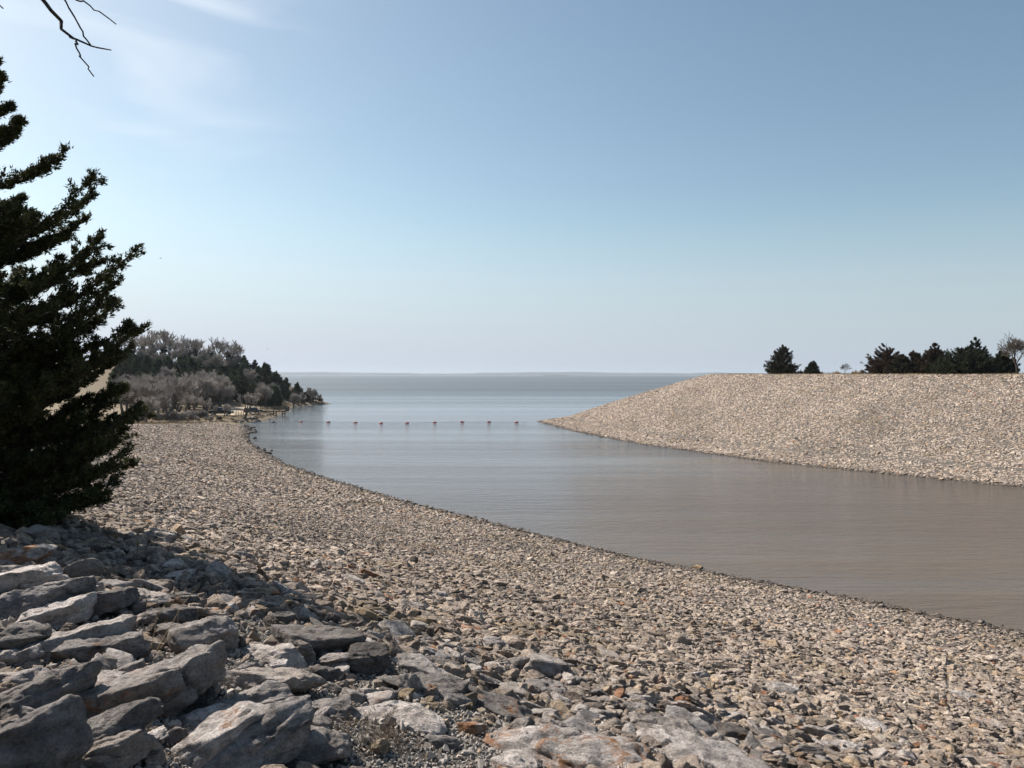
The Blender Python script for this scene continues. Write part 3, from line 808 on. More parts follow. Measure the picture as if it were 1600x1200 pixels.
def gn_scatter(name, pts, rot, scl, coll, nproto, kind='stuff'):
    me = bpy.data.meshes.new(name); n = len(pts)
    me.vertices.add(n); me.vertices.foreach_set('co', pts.astype(np.float32).ravel())
    a = me.attributes.new('rot', 'FLOAT_VECTOR', 'POINT'); a.data.foreach_set('vector', rot.astype(np.float32).ravel())
    a = me.attributes.new('scl', 'FLOAT_VECTOR', 'POINT'); a.data.foreach_set('vector', scl.astype(np.float32).ravel())
    a = me.attributes.new('pick', 'INT', 'POINT'); a.data.foreach_set('value', rng.integers(0, nproto, n).astype(np.int32))
    me.update()
    o = link(name, me); o['kind'] = kind
    g = bpy.data.node_groups.new(name + '_scatter', 'GeometryNodeTree')
    g.interface.new_socket('Geometry', in_out='INPUT', socket_type='NodeSocketGeometry')
    g.interface.new_socket('Geometry', in_out='OUTPUT', socket_type='NodeSocketGeometry')
    gi = g.nodes.new('NodeGroupInput'); go = g.nodes.new('NodeGroupOutput')
    ip = g.nodes.new('GeometryNodeInstanceOnPoints'); ci = g.nodes.new('GeometryNodeCollectionInfo')
    ci.inputs['Collection'].default_value = coll; ci.inputs['Separate Children'].default_value = True; ci.inputs['Reset Children'].default_value = True
    ip.inputs['Pick Instance'].default_value = True
    def na(nm, t):
        k = g.nodes.new('GeometryNodeInputNamedAttribute'); k.data_type = t; k.inputs['Name'].default_value = nm; return k.outputs['Attribute']
    e2r = g.nodes.new('FunctionNodeEulerToRotation')
    g.links.new(na('rot', 'FLOAT_VECTOR'), e2r.inputs[0]); g.links.new(e2r.outputs[0], ip.inputs['Rotation'])
    g.links.new(na('scl', 'FLOAT_VECTOR'), ip.inputs['Scale']); g.links.new(na('pick', 'INT'), ip.inputs['Instance Index'])
    g.links.new(gi.outputs[0], ip.inputs['Points']); g.links.new(ci.outputs[0], ip.inputs['Instance']); g.links.new(ip.outputs[0], go.inputs[0])
    md = o.modifiers.new('scatter', 'NODES'); md.node_group = g
    return o

far = LEFT[0][:, 1] > 30
kn = keep & ~far; kf = keep & far
o = gn_scatter('riprap_stones', LEFT[0][kn], LEFT[1][kn], LEFT[2][kn], PC_RIP, 20)
tag(o, 'broken pale stone covering the near slope of the left bank', 'riprap')
o = gn_scatter('riprap_stones', LEFT[0][kf], LEFT[1][kf], LEFT[2][kf], PC_FAR, 24)
tag(o, 'even sheet of small pale stone on the far part of the left bank', 'riprap')

# right embankment
x, y = scatter(0, 170, 40, 245, .235); P_ = np.column_stack([x, y]); d = right_d(P_)
m = (d > -0.8) & (d < 38.8) & in_view(x, y, .1); x, y, d = x[m], y[m], d[m]
S = stone_set(x, y, .16, .50, .17, 1.8, (.2, .4))
x, y = scatter(0, 170, 40, 245, 1.2); P_ = np.column_stack([x, y]); d = right_d(P_)
m = (d > -0.6) & (d < 12) & in_view(x, y, .1) & (rng.random(len(x)) < .5); x, y = x[m], y[m]
S2 = stone_set(x, y, .4, .8, .22, 1.5, (.3, .55))
S = stack([S, S2])
o = gn_scatter('riprap_stones', S[0], S[1], S[2], PC_FAR, 24)
tag(o, 'sunlit sheet of pale stone facing the right embankment', 'riprap')

# pebbles of the gravel pockets among the boulders
x, y = scatter(-8, 8, 2.2, 11, .025); P_ = np.column_stack([x, y]); d = left_d(P_)
m = (42 - d < 5.2) & in_view(x, y, .05) & (np.hypot(x, y) < 11)
m &= rng.random(len(x)) < np.clip(1.25 - np.hypot(x, y) / 9.0, .15, 1)
x, y = x[m], y[m]; m = clear_of_heroes(x, y, -.05); x, y = x[m], y[m]
n = len(x); s = rng.uniform(.014, .036, n) * (1 + 1.2 * (rng.random(n) < .07))
G = (np.column_stack([x, y, height(np.column_stack([x, y])) + s * .15]), rng.uniform(0, 6.28, (n, 3)), np.column_stack([s, s * rng.uniform(.6, .95, n), s * rng.uniform(.45, .8, n)]))
o = gn_scatter('gravel', *G, PC_GRV, 12)
tag(o, 'loose grey gravel between the foreground boulders', 'gravel')

# ------------------------------------------------------------------ trees
def tubes(p0, p1, r0, r1, sides=4):
    p0, p1 = np.asarray(p0, float), np.asarray(p1, float); r0, r1 = np.asarray(r0, float), np.asarray(r1, float)
    n = len(p0); ax = p1 - p0; L = np.linalg.norm(ax, axis=1, keepdims=True); ax = ax / np.maximum(L, 1e-9)
    ref = np.where(np.abs(ax[:, 2:3]) < .9, np.array([[0, 0, 1.0]]), np.array([[1.0, 0, 0]]))
    a = np.cross(ax, ref); a /= np.linalg.norm(a, axis=1, keepdims=True); b = np.cross(ax, a)
    th = np.arange(sides) * 2 * np.pi / sides
    off = np.cos(th)[None, :, None] * a[:, None, :] + np.sin(th)[None, :, None] * b[:, None, :]
    v = np.concatenate([p0[:, None, :] + off * r0[:, None, None], p1[:, None, :] + off * r1[:, None, None]], 1).reshape(-1, 3)
    base = (np.arange(n) * 2 * sides)[:, None]; j = np.arange(sides); j2 = (j + 1) % sides
    f = np.stack([base + j, base + j2, base + sides + j2, base + sides + j], -1).reshape(-1, 4)
    return v, f


def blades(pos, d, length, width, r):
    """one leaf-sized triangle per position, pointing along d"""
    n = len(pos); side = unit(np.cross(d, r.normal(size=(n, 3))))
    L = (length * r.uniform(.6, 1.3, n))[:, None]; Wd = (width * r.uniform(.6, 1.3, n))[:, None]
    v = np.stack([pos - side * Wd / 2, pos + side * Wd / 2, pos + d * L], 1).reshape(-1, 3)
    return v, np.arange(3 * n).reshape(-1, 3)

def cedar_meshes(name, seed, Ht, prof, n_limbs, n_sub, n_tuft, n_blade, leaf, mat, lift=(10, 45), tips=(), lean=(0, 0), trunk_r=.16, inner=0.12, bl_w=.42):
    """prof: list of (height fraction, radius). Returns trunk mesh, crown mesh. tips: limb ends given as x,y,z."""
    r = np.random.default_rng(seed)
    hp = np.array([p[0] for p in prof]); rp_ = np.array([p[1] for p in prof])
    starts, ends, wts = [], [], []
    lean = np.array([lean[0], lean[1], 0.0])
    area = np.interp(np.linspace(0.02, .97, 200), hp, rp_) + .15
    cdf = np.cumsum(area); cdf /= cdf[-1]
    for k in range(n_limbs):
        tt = np.interp(r.random(), cdf, np.linspace(0.02, .97, 200)); az = k * 2.39996 + r.normal(0, .3)
        el = R(np.interp(tt, [0, 1], [lift[0], lift[1]]) + r.normal(0, 8))
        rad = np.interp(tt, hp, rp_) * (r.uniform(.62, 1.02) if r.random() > .16 else r.uniform(1.02, 1.25))
        zt = tt * Ht; zb = max(0.05 * Ht, zt - math.tan(el) * rad)
        if zb < .05 * Ht + 1e-6: zb = min(.05 * Ht + .1 * r.random() * Ht, zt)
        starts.append(np.array([0, 0, zb]) + lean * (zb / Ht) ** 1.3); ends.append(np.array([math.cos(az) * rad, math.sin(az) * rad, zt]) + lean * (zt / Ht) ** 1.3)
    for t_ in tips:
        t_ = np.array(t_); rad = math.hypot(t_[0], t_[1]); zb = max(.05 * Ht, t_[2] - rad * .55)
        starts.append(np.array([0, 0, zb])); ends.append(t_)
    starts, ends = np.array(starts), np.array(ends)
    Ls = np.linalg.norm(ends - starts, axis=1)
    # limb curves: sag first, then rise to the tip
    def along(s, k):
        p = starts[k] + (ends[k] - starts[k]) * s[:, None]
        p[:, 2] -= (np.sin(np.pi * s) * .10 * Ls[k]); return p
    nl = len(starts); seg = 5
    tp0, tp1, ta, tb = [], [], [], []
    zz = np.linspace(0, Ht * .97, 12); tr = trunk_r * (1 - zz / Ht) ** .8 + .01
    ax = np.column_stack([0 * zz, 0 * zz, zz]) + lean[None, :] * ((zz / Ht) ** 1.3)[:, None] + np.column_stack([vnoise(np.column_stack([zz, 0 * zz, 0 * zz]) * .9, seed), vnoise(np.column_stack([zz, 0 * zz + 5, 0 * zz]) * .9, seed), 0 * zz]) * .05
    tp0 += list(ax[:-1]); tp1 += list(ax[1:]); ta += list(tr[:-1]); tb += list(tr[1:])
    k_all = np.repeat(np.arange(nl), seg); s0 = np.tile(np.linspace(0, .8, seg), nl); s1 = s0 + .2
    r_l = (trunk_r * .22 + .004) * (Ls / Ls.max()) ** .7
    tp0 += list(along(s0, k_all)); tp1 += list(along(s1, k_all)); ta += list(r_l[k_all] * (1 - .85 * s0)); tb += list(r_l[k_all] * (1 - .85 * s1))
    # side sprays
    k2 = np.repeat(np.arange(nl), n_sub); s2 = 1 - (1 - inner) * r.random(len(k2)) ** 1.0
    base = along(s2, k2); ld = unit(ends[k2] - starts[k2])
    sd = unit(np.cross(ld, np.array([0, 0, 1.0]))) * np.where(r.random(len(k2)) < .5, 1, -1)[:, None]
    bd = unit(ld * .85 + sd * r.uniform(.2, 1.0, len(k2))[:, None] + r.normal(0, .22, (len(k2), 3)) + np.array([0, 0, .22]))
    bl = (.09 + .32 * (1 - s2)) * Ls[k2] * r.uniform(.6, 1.15, len(k2)) * .8 + .02 * Ls[k2]
    tp0 += list(base); tp1 += list(base + bd * bl[:, None]); ta += list(.006 + .10 * r_l[k2]); tb += list(.003 + 0 * r_l[k2])
    v, f = tubes(tp0, tp1, np.array(ta), np.array(tb), 4)
    trunk = mesh_np('trunk', v, f, M['dark_bark'])
    k3 = np.repeat(np.arange(len(k2)), n_tuft); s3 = r.random(len(k3)) ** .8
    tpos = base[k3] + bd[k3] * (bl[k3] * s3)[:, None] + r.normal(0, leaf * .35, (len(k3), 3))
    # the limb's own end carries sprays too
    k3b = np.repeat(np.arange(nl), n_tuft * 2); s3b = r.uniform(.55, 1.0, len(k3b))
    tpos = np.vstack([tpos, along(s3b, k3b) + r.normal(0, leaf * .22, (len(k3b), 3)) * (1.3 - s3b)[:, None] * 2])
    tdir = np.vstack([bd[k3], unit(ends[k3b] - starts[k3b])])
    k4 = np.repeat(np.arange(len(tpos)), n_blade)
    bdv = unit(tdir[k4] + r.normal(0, .55, (len(k4), 3)) + np.array([0, 0, .15]))
    bp = tpos[k4] + r.normal(0, leaf * .3, (len(k4), 3))
    v, f = blades(bp, bdv, leaf, leaf * bl_w, r)
    crown = mesh_np('crown', v, f, mat)
    return trunk, crown

def bare_tree_meshes(seed, Ht, spread=1.0, n_main=4, twig_r=.016, depth=6, trunk_mat='bark', twig_mat='twig', stem_h=.22, thick=.02, many=(3, 4), up=.10):
    r = random.Random(seed)
    A = []; B = []
    def grow(p, d, L, rad, lev):
        nseg = 3 if lev < 3 else 2
        pts = [p]
        for s in range(nseg):
            d = (d + Vector((r.gauss(0, .13), r.gauss(0, .13), r.gauss(.03, .09)))).normalized()
            p = p + d * (L / nseg); pts.append(p)
        r1 = rad * (.62 if lev < depth - 1 else .4)
        for s in range(nseg):
            a = rad + (r1 - rad) * s / nseg; b_ = rad + (r1 - rad) * (s + 1) / nseg
            (A if lev < 3 else B).append((pts[s][:], pts[s + 1][:], max(a, twig_r * .8), max(b_, twig_r * .6)))
        if lev >= depth: return
        kids = (n_main if lev == 0 else r.choice([many[0], many[0], many[1]]) if lev < 4 else r.choice([2, 3, 4] if many[0] < 4 else [3, 4, 5]))
        for k in range(kids):
            t_ = 1.0 if k == 0 else r.uniform(.35, 1.0) if lev else r.uniform(.75, 1.0)
            j = min(int(t_ * nseg), nseg - 1); q_ = Vector(pts[j]).lerp(Vector(pts[j + 1]), t_ * nseg - j) if t_ < 1 else Vector(pts[-1])
            ang = r.uniform(.35, .85) * spread if k else r.uniform(.1, .4)
            perp = d.orthogonal().normalized(); perp.rotate(Matrix.Rotation(r.uniform(0, 6.283), 3, d))
            nd = (d * math.cos(ang) + perp * math.sin(ang) + Vector((0, 0, up))).normalized()
            grow(q_, nd, L * r.uniform(.62, .82), r1 * (.92 if k == 0 else r.uniform(.5, .75)), lev + 1)
    grow(Vector((0, 0, -.15)), Vector((r.gauss(0, .08), r.gauss(0, .08), 1)).normalized(), Ht * stem_h, Ht * thick, 0)
    def build(S, sides):
        return tubes([s[0] for s in S], [s[1] for s in S], np.array([s[2] for s in S]), np.array([s[3] for s in S]), sides)
    va, fa = build(A, 6); vb, fb = build(B, 3)
    zmax = max(vb[:, 2].max(), va[:, 2].max()); k = Ht / zmax
    return mesh_np('trunk', va * k, fa, M[trunk_mat], True), mesh_np('crown', vb * k, fb, M[twig_mat])

def make_tree(name, trunk, crown, loc, rz=0.0, sc=1.0, label=None, cat='tree', group=None, sz=None):
    e = empty(name, loc, rz); e.scale = (sc, sc, sz or sc)
    link('trunk', trunk, e); link('crown', crown, e)
    return tag(e, label, cat, group)

# ---- the big juniper on the left
JX, JY = -8.5, 12.0
jz = gz(JX, JY) - .1
def tip(u, v, dy=0.0):
    yy = JY + dy
    u = u - 3
    return ((u - 800) / F * yy - JX, dy, H + (HZ - v) / F * yy - jz)
tips = [tip(36, 205, .2), tip(107, 239, .3), tip(145, 283, -.3), tip(148, 305, .4), tip(132, 345, .8), tip(160, 373, -.2), tip(224, 384, .0), tip(196, 430, -.5), tip(190, 470, .6), tip(214, 513, -.4),
        tip(205, 545, .5), tip(222, 625, -.2), tip(205, 600, .7), tip(196, 672, .2), tip(187, 712, -.5), tip(186, 752, .0), tip(150, 770, -.7), tip(3, 97, .1), tip(5, 121, -.3), tip(22, 168, .3), tip(34, 190, -.2), tip(100, 800, -.9), tip(60, 812, -1.4)]
JH = 6.9
trunk, crown = cedar_meshes('juniper', 11, JH, [(0, 1.2), (.06, 1.9), (.14, 2.25), (.35, 2.25), (.55, 2.25), (.66, 1.5), (.78, .70), (.9, .20), (1, .03)], 150, 26, 10, 11, .066, M['juniper'], (4, 42), tips, trunk_r=.2, bl_w=.40)
make_tree('juniper_tree', trunk, crown, (JX, JY, jz), 0, 1, 'big dark juniper tree filling the left border, branches down to the stones', 'tree')

# ---- bare tree out of frame, one branch reaching in at the top left
def branch_tree():
    bx, by = -7.6, 4.4
    bz = gz(bx, by) - .1
    e = empty('bare_tree', (bx, by, bz))
    tag(e, 'bare tree whose dark drooping branch hangs in at the top left', 'tree')
    tk, cr = bare_tree_meshes(77, 7.6, .85, 4, .006, 5, 'dark_bark', 'dark_bark', .30, .016)
    link('trunk', tk, e)
    link('crown', cr, e)
    def q(u, v, yy): return np.array([(u - 800) / F * yy - bx, yy - by, H + (HZ - v) / F * yy - bz])
    yb = 5.2
    lines = [  # pixel polylines with radii in metres: the branch and its twigs
        ([(-640, -180), (-420, -210), (-200, -170), (-60, -110), (30, -50), (70, 0), (97, 35), (103, 50), (121, 66), (142, 72), (177, 81)], .032, .004),
        ([(30, -50), (80, -30), (107, 0), (109, 12), (124, 38), (135, 60), (143, 72)], .008, .005),
        ([(80, -30), (118, 0), (131, 4), (150, 16), (185, 41)], .007, .004),
        ([(121, 66), (123, 78), (132, 94), (150, 122)], .007, .004),
        ([(-60, -110), (-20, -20), (0, 6), (10, 17)], .008, .004),
    ]
    A = []
    for pts, ra, rb in lines:
        P = [q(u, v, yb) for u, v in pts]; m_ = len(P) - 1
        fine = []
        for a, b_ in zip(P[:-1], P[1:]):
            for s in range(3): fine.append(a + (b_ - a) * s / 3 + np.array([random.gauss(0, .003), random.gauss(0, .02), random.gauss(0, .003)]))
        fine.append(P[-1]); m_ = len(fine) - 1
        for s in range(m_):
            A.append((fine[s], fine[s + 1], ra + (rb - ra) * (s / m_) ** .6, ra + (rb - ra) * ((s + 1) / m_) ** .6))
    v, f = tubes([a[0] for a in A], [a[1] for a in A], np.array([a[2] for a in A]), np.array([a[3] for a in A]), 6)
    link('branch', mesh_np('branch', v, f, M['dark_bark'], True), e)
branch_tree()

# ---- trees on the right embankment crest
def crest_pt(u, d_in):
    t = np.linspace(60, 260, 4000); P = np.column_stack([(u - 800) / F * t, t]); dd = right_d(P)
    k = np.argmax((dd > d_in)); return P[k, 0], P[k, 1]
def right_tree(u, hpx, wpx, d_in, mat, label, seed, lean=0.0, prof=None, limbs=110):
    x, y = crest_pt(u, d_in); Ht = (hpx / F) * y; Wd = wpx / F * y / 2
    pr = prof or [(0, .80), (.12, 1.0), (.3, .97), (.5, .78), (.7, .52), (.85, .28), (1, .03)]
    pr = [(a, b * Wd) for a, b in pr]
    tk, cr = cedar_meshes('cedar', seed, Ht, pr, int(limbs * 1.6), 13, 7, 5, .18, mat, (14, 58), (), (lean * Wd, 0), trunk_r=.14)
    make_tree('cedar_tree', tk, cr, (x, y, gz(x, y) - .08), 0, 1, label, 'tree', 'trees on the crest of the right embankment')
right_tree(1221, 49, 53, 44, M['cedar_mid'], 'lone brownish cedar with a slanting top, leftmost on the right embankment', 41, .05)
right_tree(1270, 22, 23, 44, M['cedar_dark'], 'small dark cedar beside the lone brownish one', 42)
right_tree(1384, 52, 72, 44, M['cedar_brown'], 'spiky-topped brown cedar at the left end of the cedar row', 43, .0, [(0, .85), (.12, 1.0), (.3, .92), (.5, .72), (.7, .5), (.88, .28), (1, .05)], 90)
right_tree(1408, 34, 46, 43, M['cedar_mid'], 'low dark cedar pressed against the spiky brown one', 44)
right_tree(1428, 41, 40, 46, M['cedar_brown'], 'narrow brown cedar in the middle of the cedar row', 45)
right_tree(1460, 51, 56, 46, M['cedar_brown'], 'rusty brown cedar behind the broad green one', 46)
right_tree(1502, 47, 92, 43, M['cedar_dark'], 'broad dark green cedar with the widest crown in the row', 47, 0, [(0, .8), (.12, 1.0), (.35, .95), (.6, .75), (.8, .45), (1, .05)], 140)
right_tree(1524, 60, 56, 46, M['cedar_dark'], 'tallest dark green cedar of the row', 48)
right_tree(1566, 41, 44, 46, M['cedar_dark'], 'dark cedar at the right end of the row beside the bare tree', 49)
tk, cr = bare_tree_meshes(301, 6.9, 1.15, 4, .018, 6, 'dark_bark', 'bark', .20, .022)
x, y = crest_pt(1591, 43); make_tree('bare_tree', tk, cr, (x, y, gz(x, y)), .4, 1, 'bare round-headed tree at the right border beside the cedar row', 'tree')
tk, cr = bare_tree_meshes(302, 2.4, 1.2, 4, .012, 5, 'bark', 'bark', .25, .014)
x, y = crest_pt(1320, 50); make_tree('bare_sapling', tk, cr, (x, y, gz(x, y)), 0, 1, 'tiny bare sapling on the embankment between cedars', 'sapling')
# low brush on the crest
tkb, crb = bare_tree_meshes(303, 1.0, 1.6, 6, .010, 5, 'straw', 'straw', .12, .012)
for k, (u, s) in enumerate([(1252, 1.0), (1282, .8), (1308, .75), (1334, .8), (1344, .9)]):
    x, y = crest_pt(u, 48)
    lab = ['tuft of dry brush left of the small cedar', 'tuft of dry brush right of the small cedar', 'low dry brush left of the tiny sapling', 'low dry brush right of the tiny sapling', 'dry brush by the foot of the spiky brown cedar'][k]
    make_tree('dry_brush', tkb, crb, (x, y, gz(x, y)), k * 1.3, s * 1.2, lab, 'shrub', 'dry brush on the embankment crest')

# ---- the wooded point on the left
BARE = [bare_tree_meshes(400 + k, 10.0, [1.0, 1.15, .95, 1.2, 1.05, 1.1][k], [4, 5, 4, 5, 4, 5][k], .030, 5, 'bark', 'twig', .17, .022, (4, 5), .2) for k in range(6)]
CED = [cedar_meshes('cedar', 450 + k, 7.5, [(0, 2.2), (.12, 3.0), (.3, 2.9), (.5, 2.3), (.7, 1.5), (.88, .7), (1, .05)], 90, 11, 5, 4, .42, M[['cedar', 'cedar', 'cedar', 'cedar_mid'][k]], (8, 50), (), trunk_r=.15) for k in range(4)]
BRUSH = [bare_tree_meshes(480 + k, 2.6, 1.5, 7, .022, 5, 'twig_red' if k % 2 else 'bark', 'twig_red' if k % 2 else 'twig', .10, .010) for k in range(4)]
SKYT = [bare_tree_meshes(430 + k, 10.0, [.8, .95, .75, .9][k], [4, 5, 4, 5][k], .034, 5, 'bark', 'twig', .16, .024, (3, 4), .28) for k in range(4)]
def at_u(u, y): return ((u - 800) / F * y, y)
def plant(protos, k, u, y, h, base_h, name, label, cat, group):
    x, y = at_u(u, y)
    tk, cr = protos[k % len(protos)]
    s = h / base_h
    return make_tree(name, tk, cr, (x, y, gz(x, y) - .1), random.uniform(0, 6.28), s * random.uniform(.95, 1.08), label, cat, group, sz=s)

# skyline bare trees
sky_u = [(186, 'bare skyline tree half hidden behind the juniper branch'), (206, 'bare skyline tree just right of the juniper branch'), (224, 'pale bare skyline tree right of the juniper branch, second from it'), (240, 'rounded bare tree on the highest part of the wooded skyline'), (254, 'tallest bare tree on the wooded skyline'), (266, 'bare tree at the right foot of the tallest skyline tree'),
         (283, 'bare skyline tree left of the open gap'), (298, 'bare forked tree in the middle of the skyline'), (312, 'bare tree right of the forked skyline tree'), (330, 'low bare skyline tree in the dip'), (344, 'bare tree with a dark mast-like top on the right skyline'), (358, 'broad bare tree on the right skyline'), (370, 'last bare tree on the skyline before the cedars')]
for k, (u, lab) in enumerate(sky_u):
    plant(SKYT, k, u, 292 + (k * 7) % 15, [11, 11, 12.5, 13.5, 14.5, 12, 10.5, 13, 11.5, 10, 13, 12.5, 11][k], 10.0, 'bare_tree', lab, 'tree', 'bare trees on the skyline of the wooded point')
for k in range(11):
    plant(BARE, k, 196 + k * 17.5 + (k * 5) % 7, 286 + (k * 3) % 8, 6.5 + (k * 7) % 3, 10.0, 'bare_tree', 'low bare tree under the taller skyline trees of the wooded point', 'tree', 'low bare trees along the wooded skyline')
# cedars on the hillside
n_c = 0
cand = []
for k in range(420):
    u = random.uniform(180, 498); y = random.uniform(240, 300)
    if u > 440: y = random.uniform(275, 305)
    x, _ = at_u(u, y)
    d = left_d(np.array([(x, y)]))[0]
    if d < 4.5 or y < 245 and u > 330: continue
    if any(math.hypot(x - a, y - b) < 3.3 for a, b, _ in cand): continue
    cand.append((x, y, u))
for k, (x, y, u) in enumerate(cand[:170]):
    h = random.uniform(5.2, 7.6) * (.75 if u > 430 else 1)
    lab = ('dark cedar on the slope at the tip of the wooded point' if u > 420 else 'dark cedar in the middle of the wooded hillside' if u > 300 else 'dark cedar on the wooded hillside close to the juniper')
    plant(CED, k, u, y, h, 7.5, 'cedar_tree', lab, 'tree', 'cedars on the wooded point')
for k, (u, y, h, lab) in enumerate([(262, 262, 9, 'pale bare tree among the hillside cedars above the thicket'), (318, 258, 9, 'bare tree in the middle of the hillside cedars'), (378, 270, 8.5, 'bare tree among the cedars above the lone landing tree'), (425, 272, 7.5, 'bare tree low among the cedars right of the pier'), (336, 280, 9.5, 'bare tree high among the cedars right of the hill centre')]):
    plant(BARE, k + 1, u, y, h, 10.0, 'bare_tree', lab, 'tree', 'bare trees among the hillside cedars')
# bare trees in front, along the landing
cand = []
for k in range(260):
    u = random.uniform(188, 462); y = random.uniform(196, 252)
    x, _ = at_u(u, y); d = left_d(np.array([(x, y)]))[0]
    if d < 5: continue
    if 352 < u < 398 and y < 250: continue
    if 290 < u < 402 and y < 213: continue
    if 395 < u < 450 and y < 236: continue
    if any(math.hypot(x - a, y - b) < 3.4 for a, b, _ in cand): continue
    cand.append((x, y, u))
for k, (x, y, u) in enumerate(cand[:70]):
    h = random.uniform(7.2, 10.5) * (.78 if u > 400 else 1)
    lab = ('leafless grey tree behind the wooden pier' if u > 395 else 'leafless grey tree behind the parked pickup' if u > 310 else 'leafless grey tree in the thicket left of the landing')
    plant(BARE, k + 2, u, y, h, 10.0, 'bare_tree', lab, 'tree', 'leafless trees around the boat landing')
for k, (u, y, h, lab) in enumerate([(382, 189.5, 7.0, 'dark-trunked bare tree standing alone beside the row of posts'), (349, 186.5, 3.6, 'bushy bare tree growing in front of the dark pickup'), (336, 187.0, 3.0, 'many-stemmed bush left in front of the dark pickup'),
                                  (322, 190, 4.8, 'slim bare tree left of the dark pickup'), (300, 190, 5.0, 'slim bare tree where the road enters the thicket'), (288, 192, 6.0, 'bare tree beside the road edge in the thicket'),
                                  (262, 180, 6.5, 'brushy bare tree at the end of the stone bank'), (245, 182, 6.0, 'grey brushy tree left of the end of the stone bank'), (228, 172, 6.2, 'bare tree with thin bare stems above the bank crest'), (214, 170, 6.5, 'bare tree nearest the juniper above the bank crest'),
                                  (458, 268, 6.0, 'bare tree on the spit behind the concrete slab'), (470, 284, 6.0, 'bare tree halfway out on the point'), (484, 296, 6.5, 'bare tree with a tall dead top near the tip of the point'), (494, 302, 5.0, 'last bare tree at the very tip of the point'), (500, 307, 3.2, 'small bare tree at the very water edge of the point')]):
    plant(SKYT if k < 6 else BARE, k, u, y, h, 10.0, 'bare_tree', lab, 'tree', 'single bare trees near the landing')
for k in range(64):
    if k < 44: u = random.uniform(205, 352); y = random.uniform(177, 184)
    else: u = random.uniform(448, 505); y = random.uniform(262, 306)
    x, _ = at_u(u, y)
    if left_d(np.array([(x, y)]))[0] < 1.5: continue
    plant(BRUSH, k if k < 44 else 2 * k + 1, u, y, random.uniform(.8, 2.3), 2.6, 'dry_shrub', 'dry brown shrub in the brush behind the stone bank' if k < 44 else 'reddish dry shrub on the low shore of the point', 'shrub', 'dry shrubs by the water')
# dry grass
gp = []
x = rng.uniform(-125, -58, 30000); y = rng.uniform(150, 300, 30000); P_ = np.column_stack([x, y]); d = left_d(P_)
lim = np.interp(y, [150, 172, 180], [15, 7.5, .8])
m = (d > lim) & ((y < 188) | (d < 5)) & in_view(x, y); x, y = x[m][:6500], y[m][:6500]
z = height(np.column_stack([x, y])); n = len(x); k4 = np.repeat(np.arange(n), 6)
bp = np.column_stack([x, y, z])[k4] + rng.normal(0, .12, (n * 6, 3)) * [1, 1, .1]
v, f = blades(bp, unit(rng.normal(0, .35, (n * 6, 3)) + [0, 0, 1]), .45, .05, rng)
tag(link('dry_grass', mesh_np('dry_grass', v, f, M['straw'])), 'tan dry grass along the edge of the landing', 'grass', kind='stuff')

# ------------------------------------------------------------------ boat landing: road, slab, posts, pier, vehicles
def sheet(name, pts, mat, lift):
    bm = bmesh.new(); n = 14
    pts = np.array(pts, float)        # two polylines: left edge and right edge, same count
    L, Rr = pts
    rows = []
    for s in np.linspace(0, len(L) - 1, n * 2):
        i0 = min(int(s), len(L) - 2); t_ = s - i0
        a = L[i0] * (1 - t_) + L[i0 + 1] * t_; b = Rr[i0] * (1 - t_) + Rr[i0 + 1] * t_
        row = [a * (1 - w_) + b * w_ for w_ in np.linspace(0, 1, 9)]
        rows.append([bm.verts.new((p_[0], p_[1], gz(p_[0], p_[1]) + lift)) for p_ in row])
    for r0, r1 in zip(rows[:-1], rows[1:]):
        for i_ in range(8): bm.faces.new((r0[i_], r0[i_ + 1], r1[i_ + 1], r1[i_]))
    me = bpy.data.meshes.new(name); bm.to_mesh(me); bm.free(); me.materials.append(mat)
    return tag(link(name, me), kind='structure')
sheet('gravel_road', [[at_u(190, 196), at_u(290, 193), at_u(350, 194), at_u(362, 207), at_u(360, 236)], [at_u(190, 189), at_u(290, 188.5), at_u(352, 188.6), at_u(402, 206), at_u(388, 238)]], M['road'], .06)
sheet('concrete_ramp', [[at_u(446, 250), at_u(470, 264)], [at_u(449, 244), at_u(478, 258)]], M['concrete'], .12)

def bm_box(bm, c, s, rot=None):
    g = bmesh.ops.create_cube(bm, size=1.0)
    Mx = Matrix.Translation(c) @ (rot.to_4x4() if rot else Matrix.Identity(4)) @ Matrix.Diagonal((s[0], s[1], s[2], 1))
    bmesh.ops.transform(bm, matrix=Mx, verts=g['verts'])
def bm_cyl(bm, p0, p1, r, seg=8, r2=None):
    p0, p1 = Vector(p0), Vector(p1); d = p1 - p0
    g = bmesh.ops.create_cone(bm, cap_ends=True, segments=seg, radius1=r, radius2=r if r2 is None else r2, depth=d.length)
    bmesh.ops.transform(bm, matrix=Matrix.Translation((p0 + p1) / 2) @ d.to_track_quat('Z', 'Y').to_matrix().to_4x4(), verts=g['verts'])
def part(name, fn, mat, parent=None, bevel=0.0, smooth=False):
    bm = bmesh.new(); fn(bm)
    if bevel:
        bmesh.ops.bevel(bm, geom=[e for e in bm.edges if e.calc_face_angle(0) > .5], offset=bevel, segments=2, affect='EDGES', clamp_overlap=True)
    me = bpy.data.meshes.new(name); bm.to_mesh(me); bm.free(); me.materials.append(M[mat] if isinstance(mat, str) else mat)
    if smooth:
        for p_ in me.polygons: p_.use_smooth = True
    return link(name, me, parent)

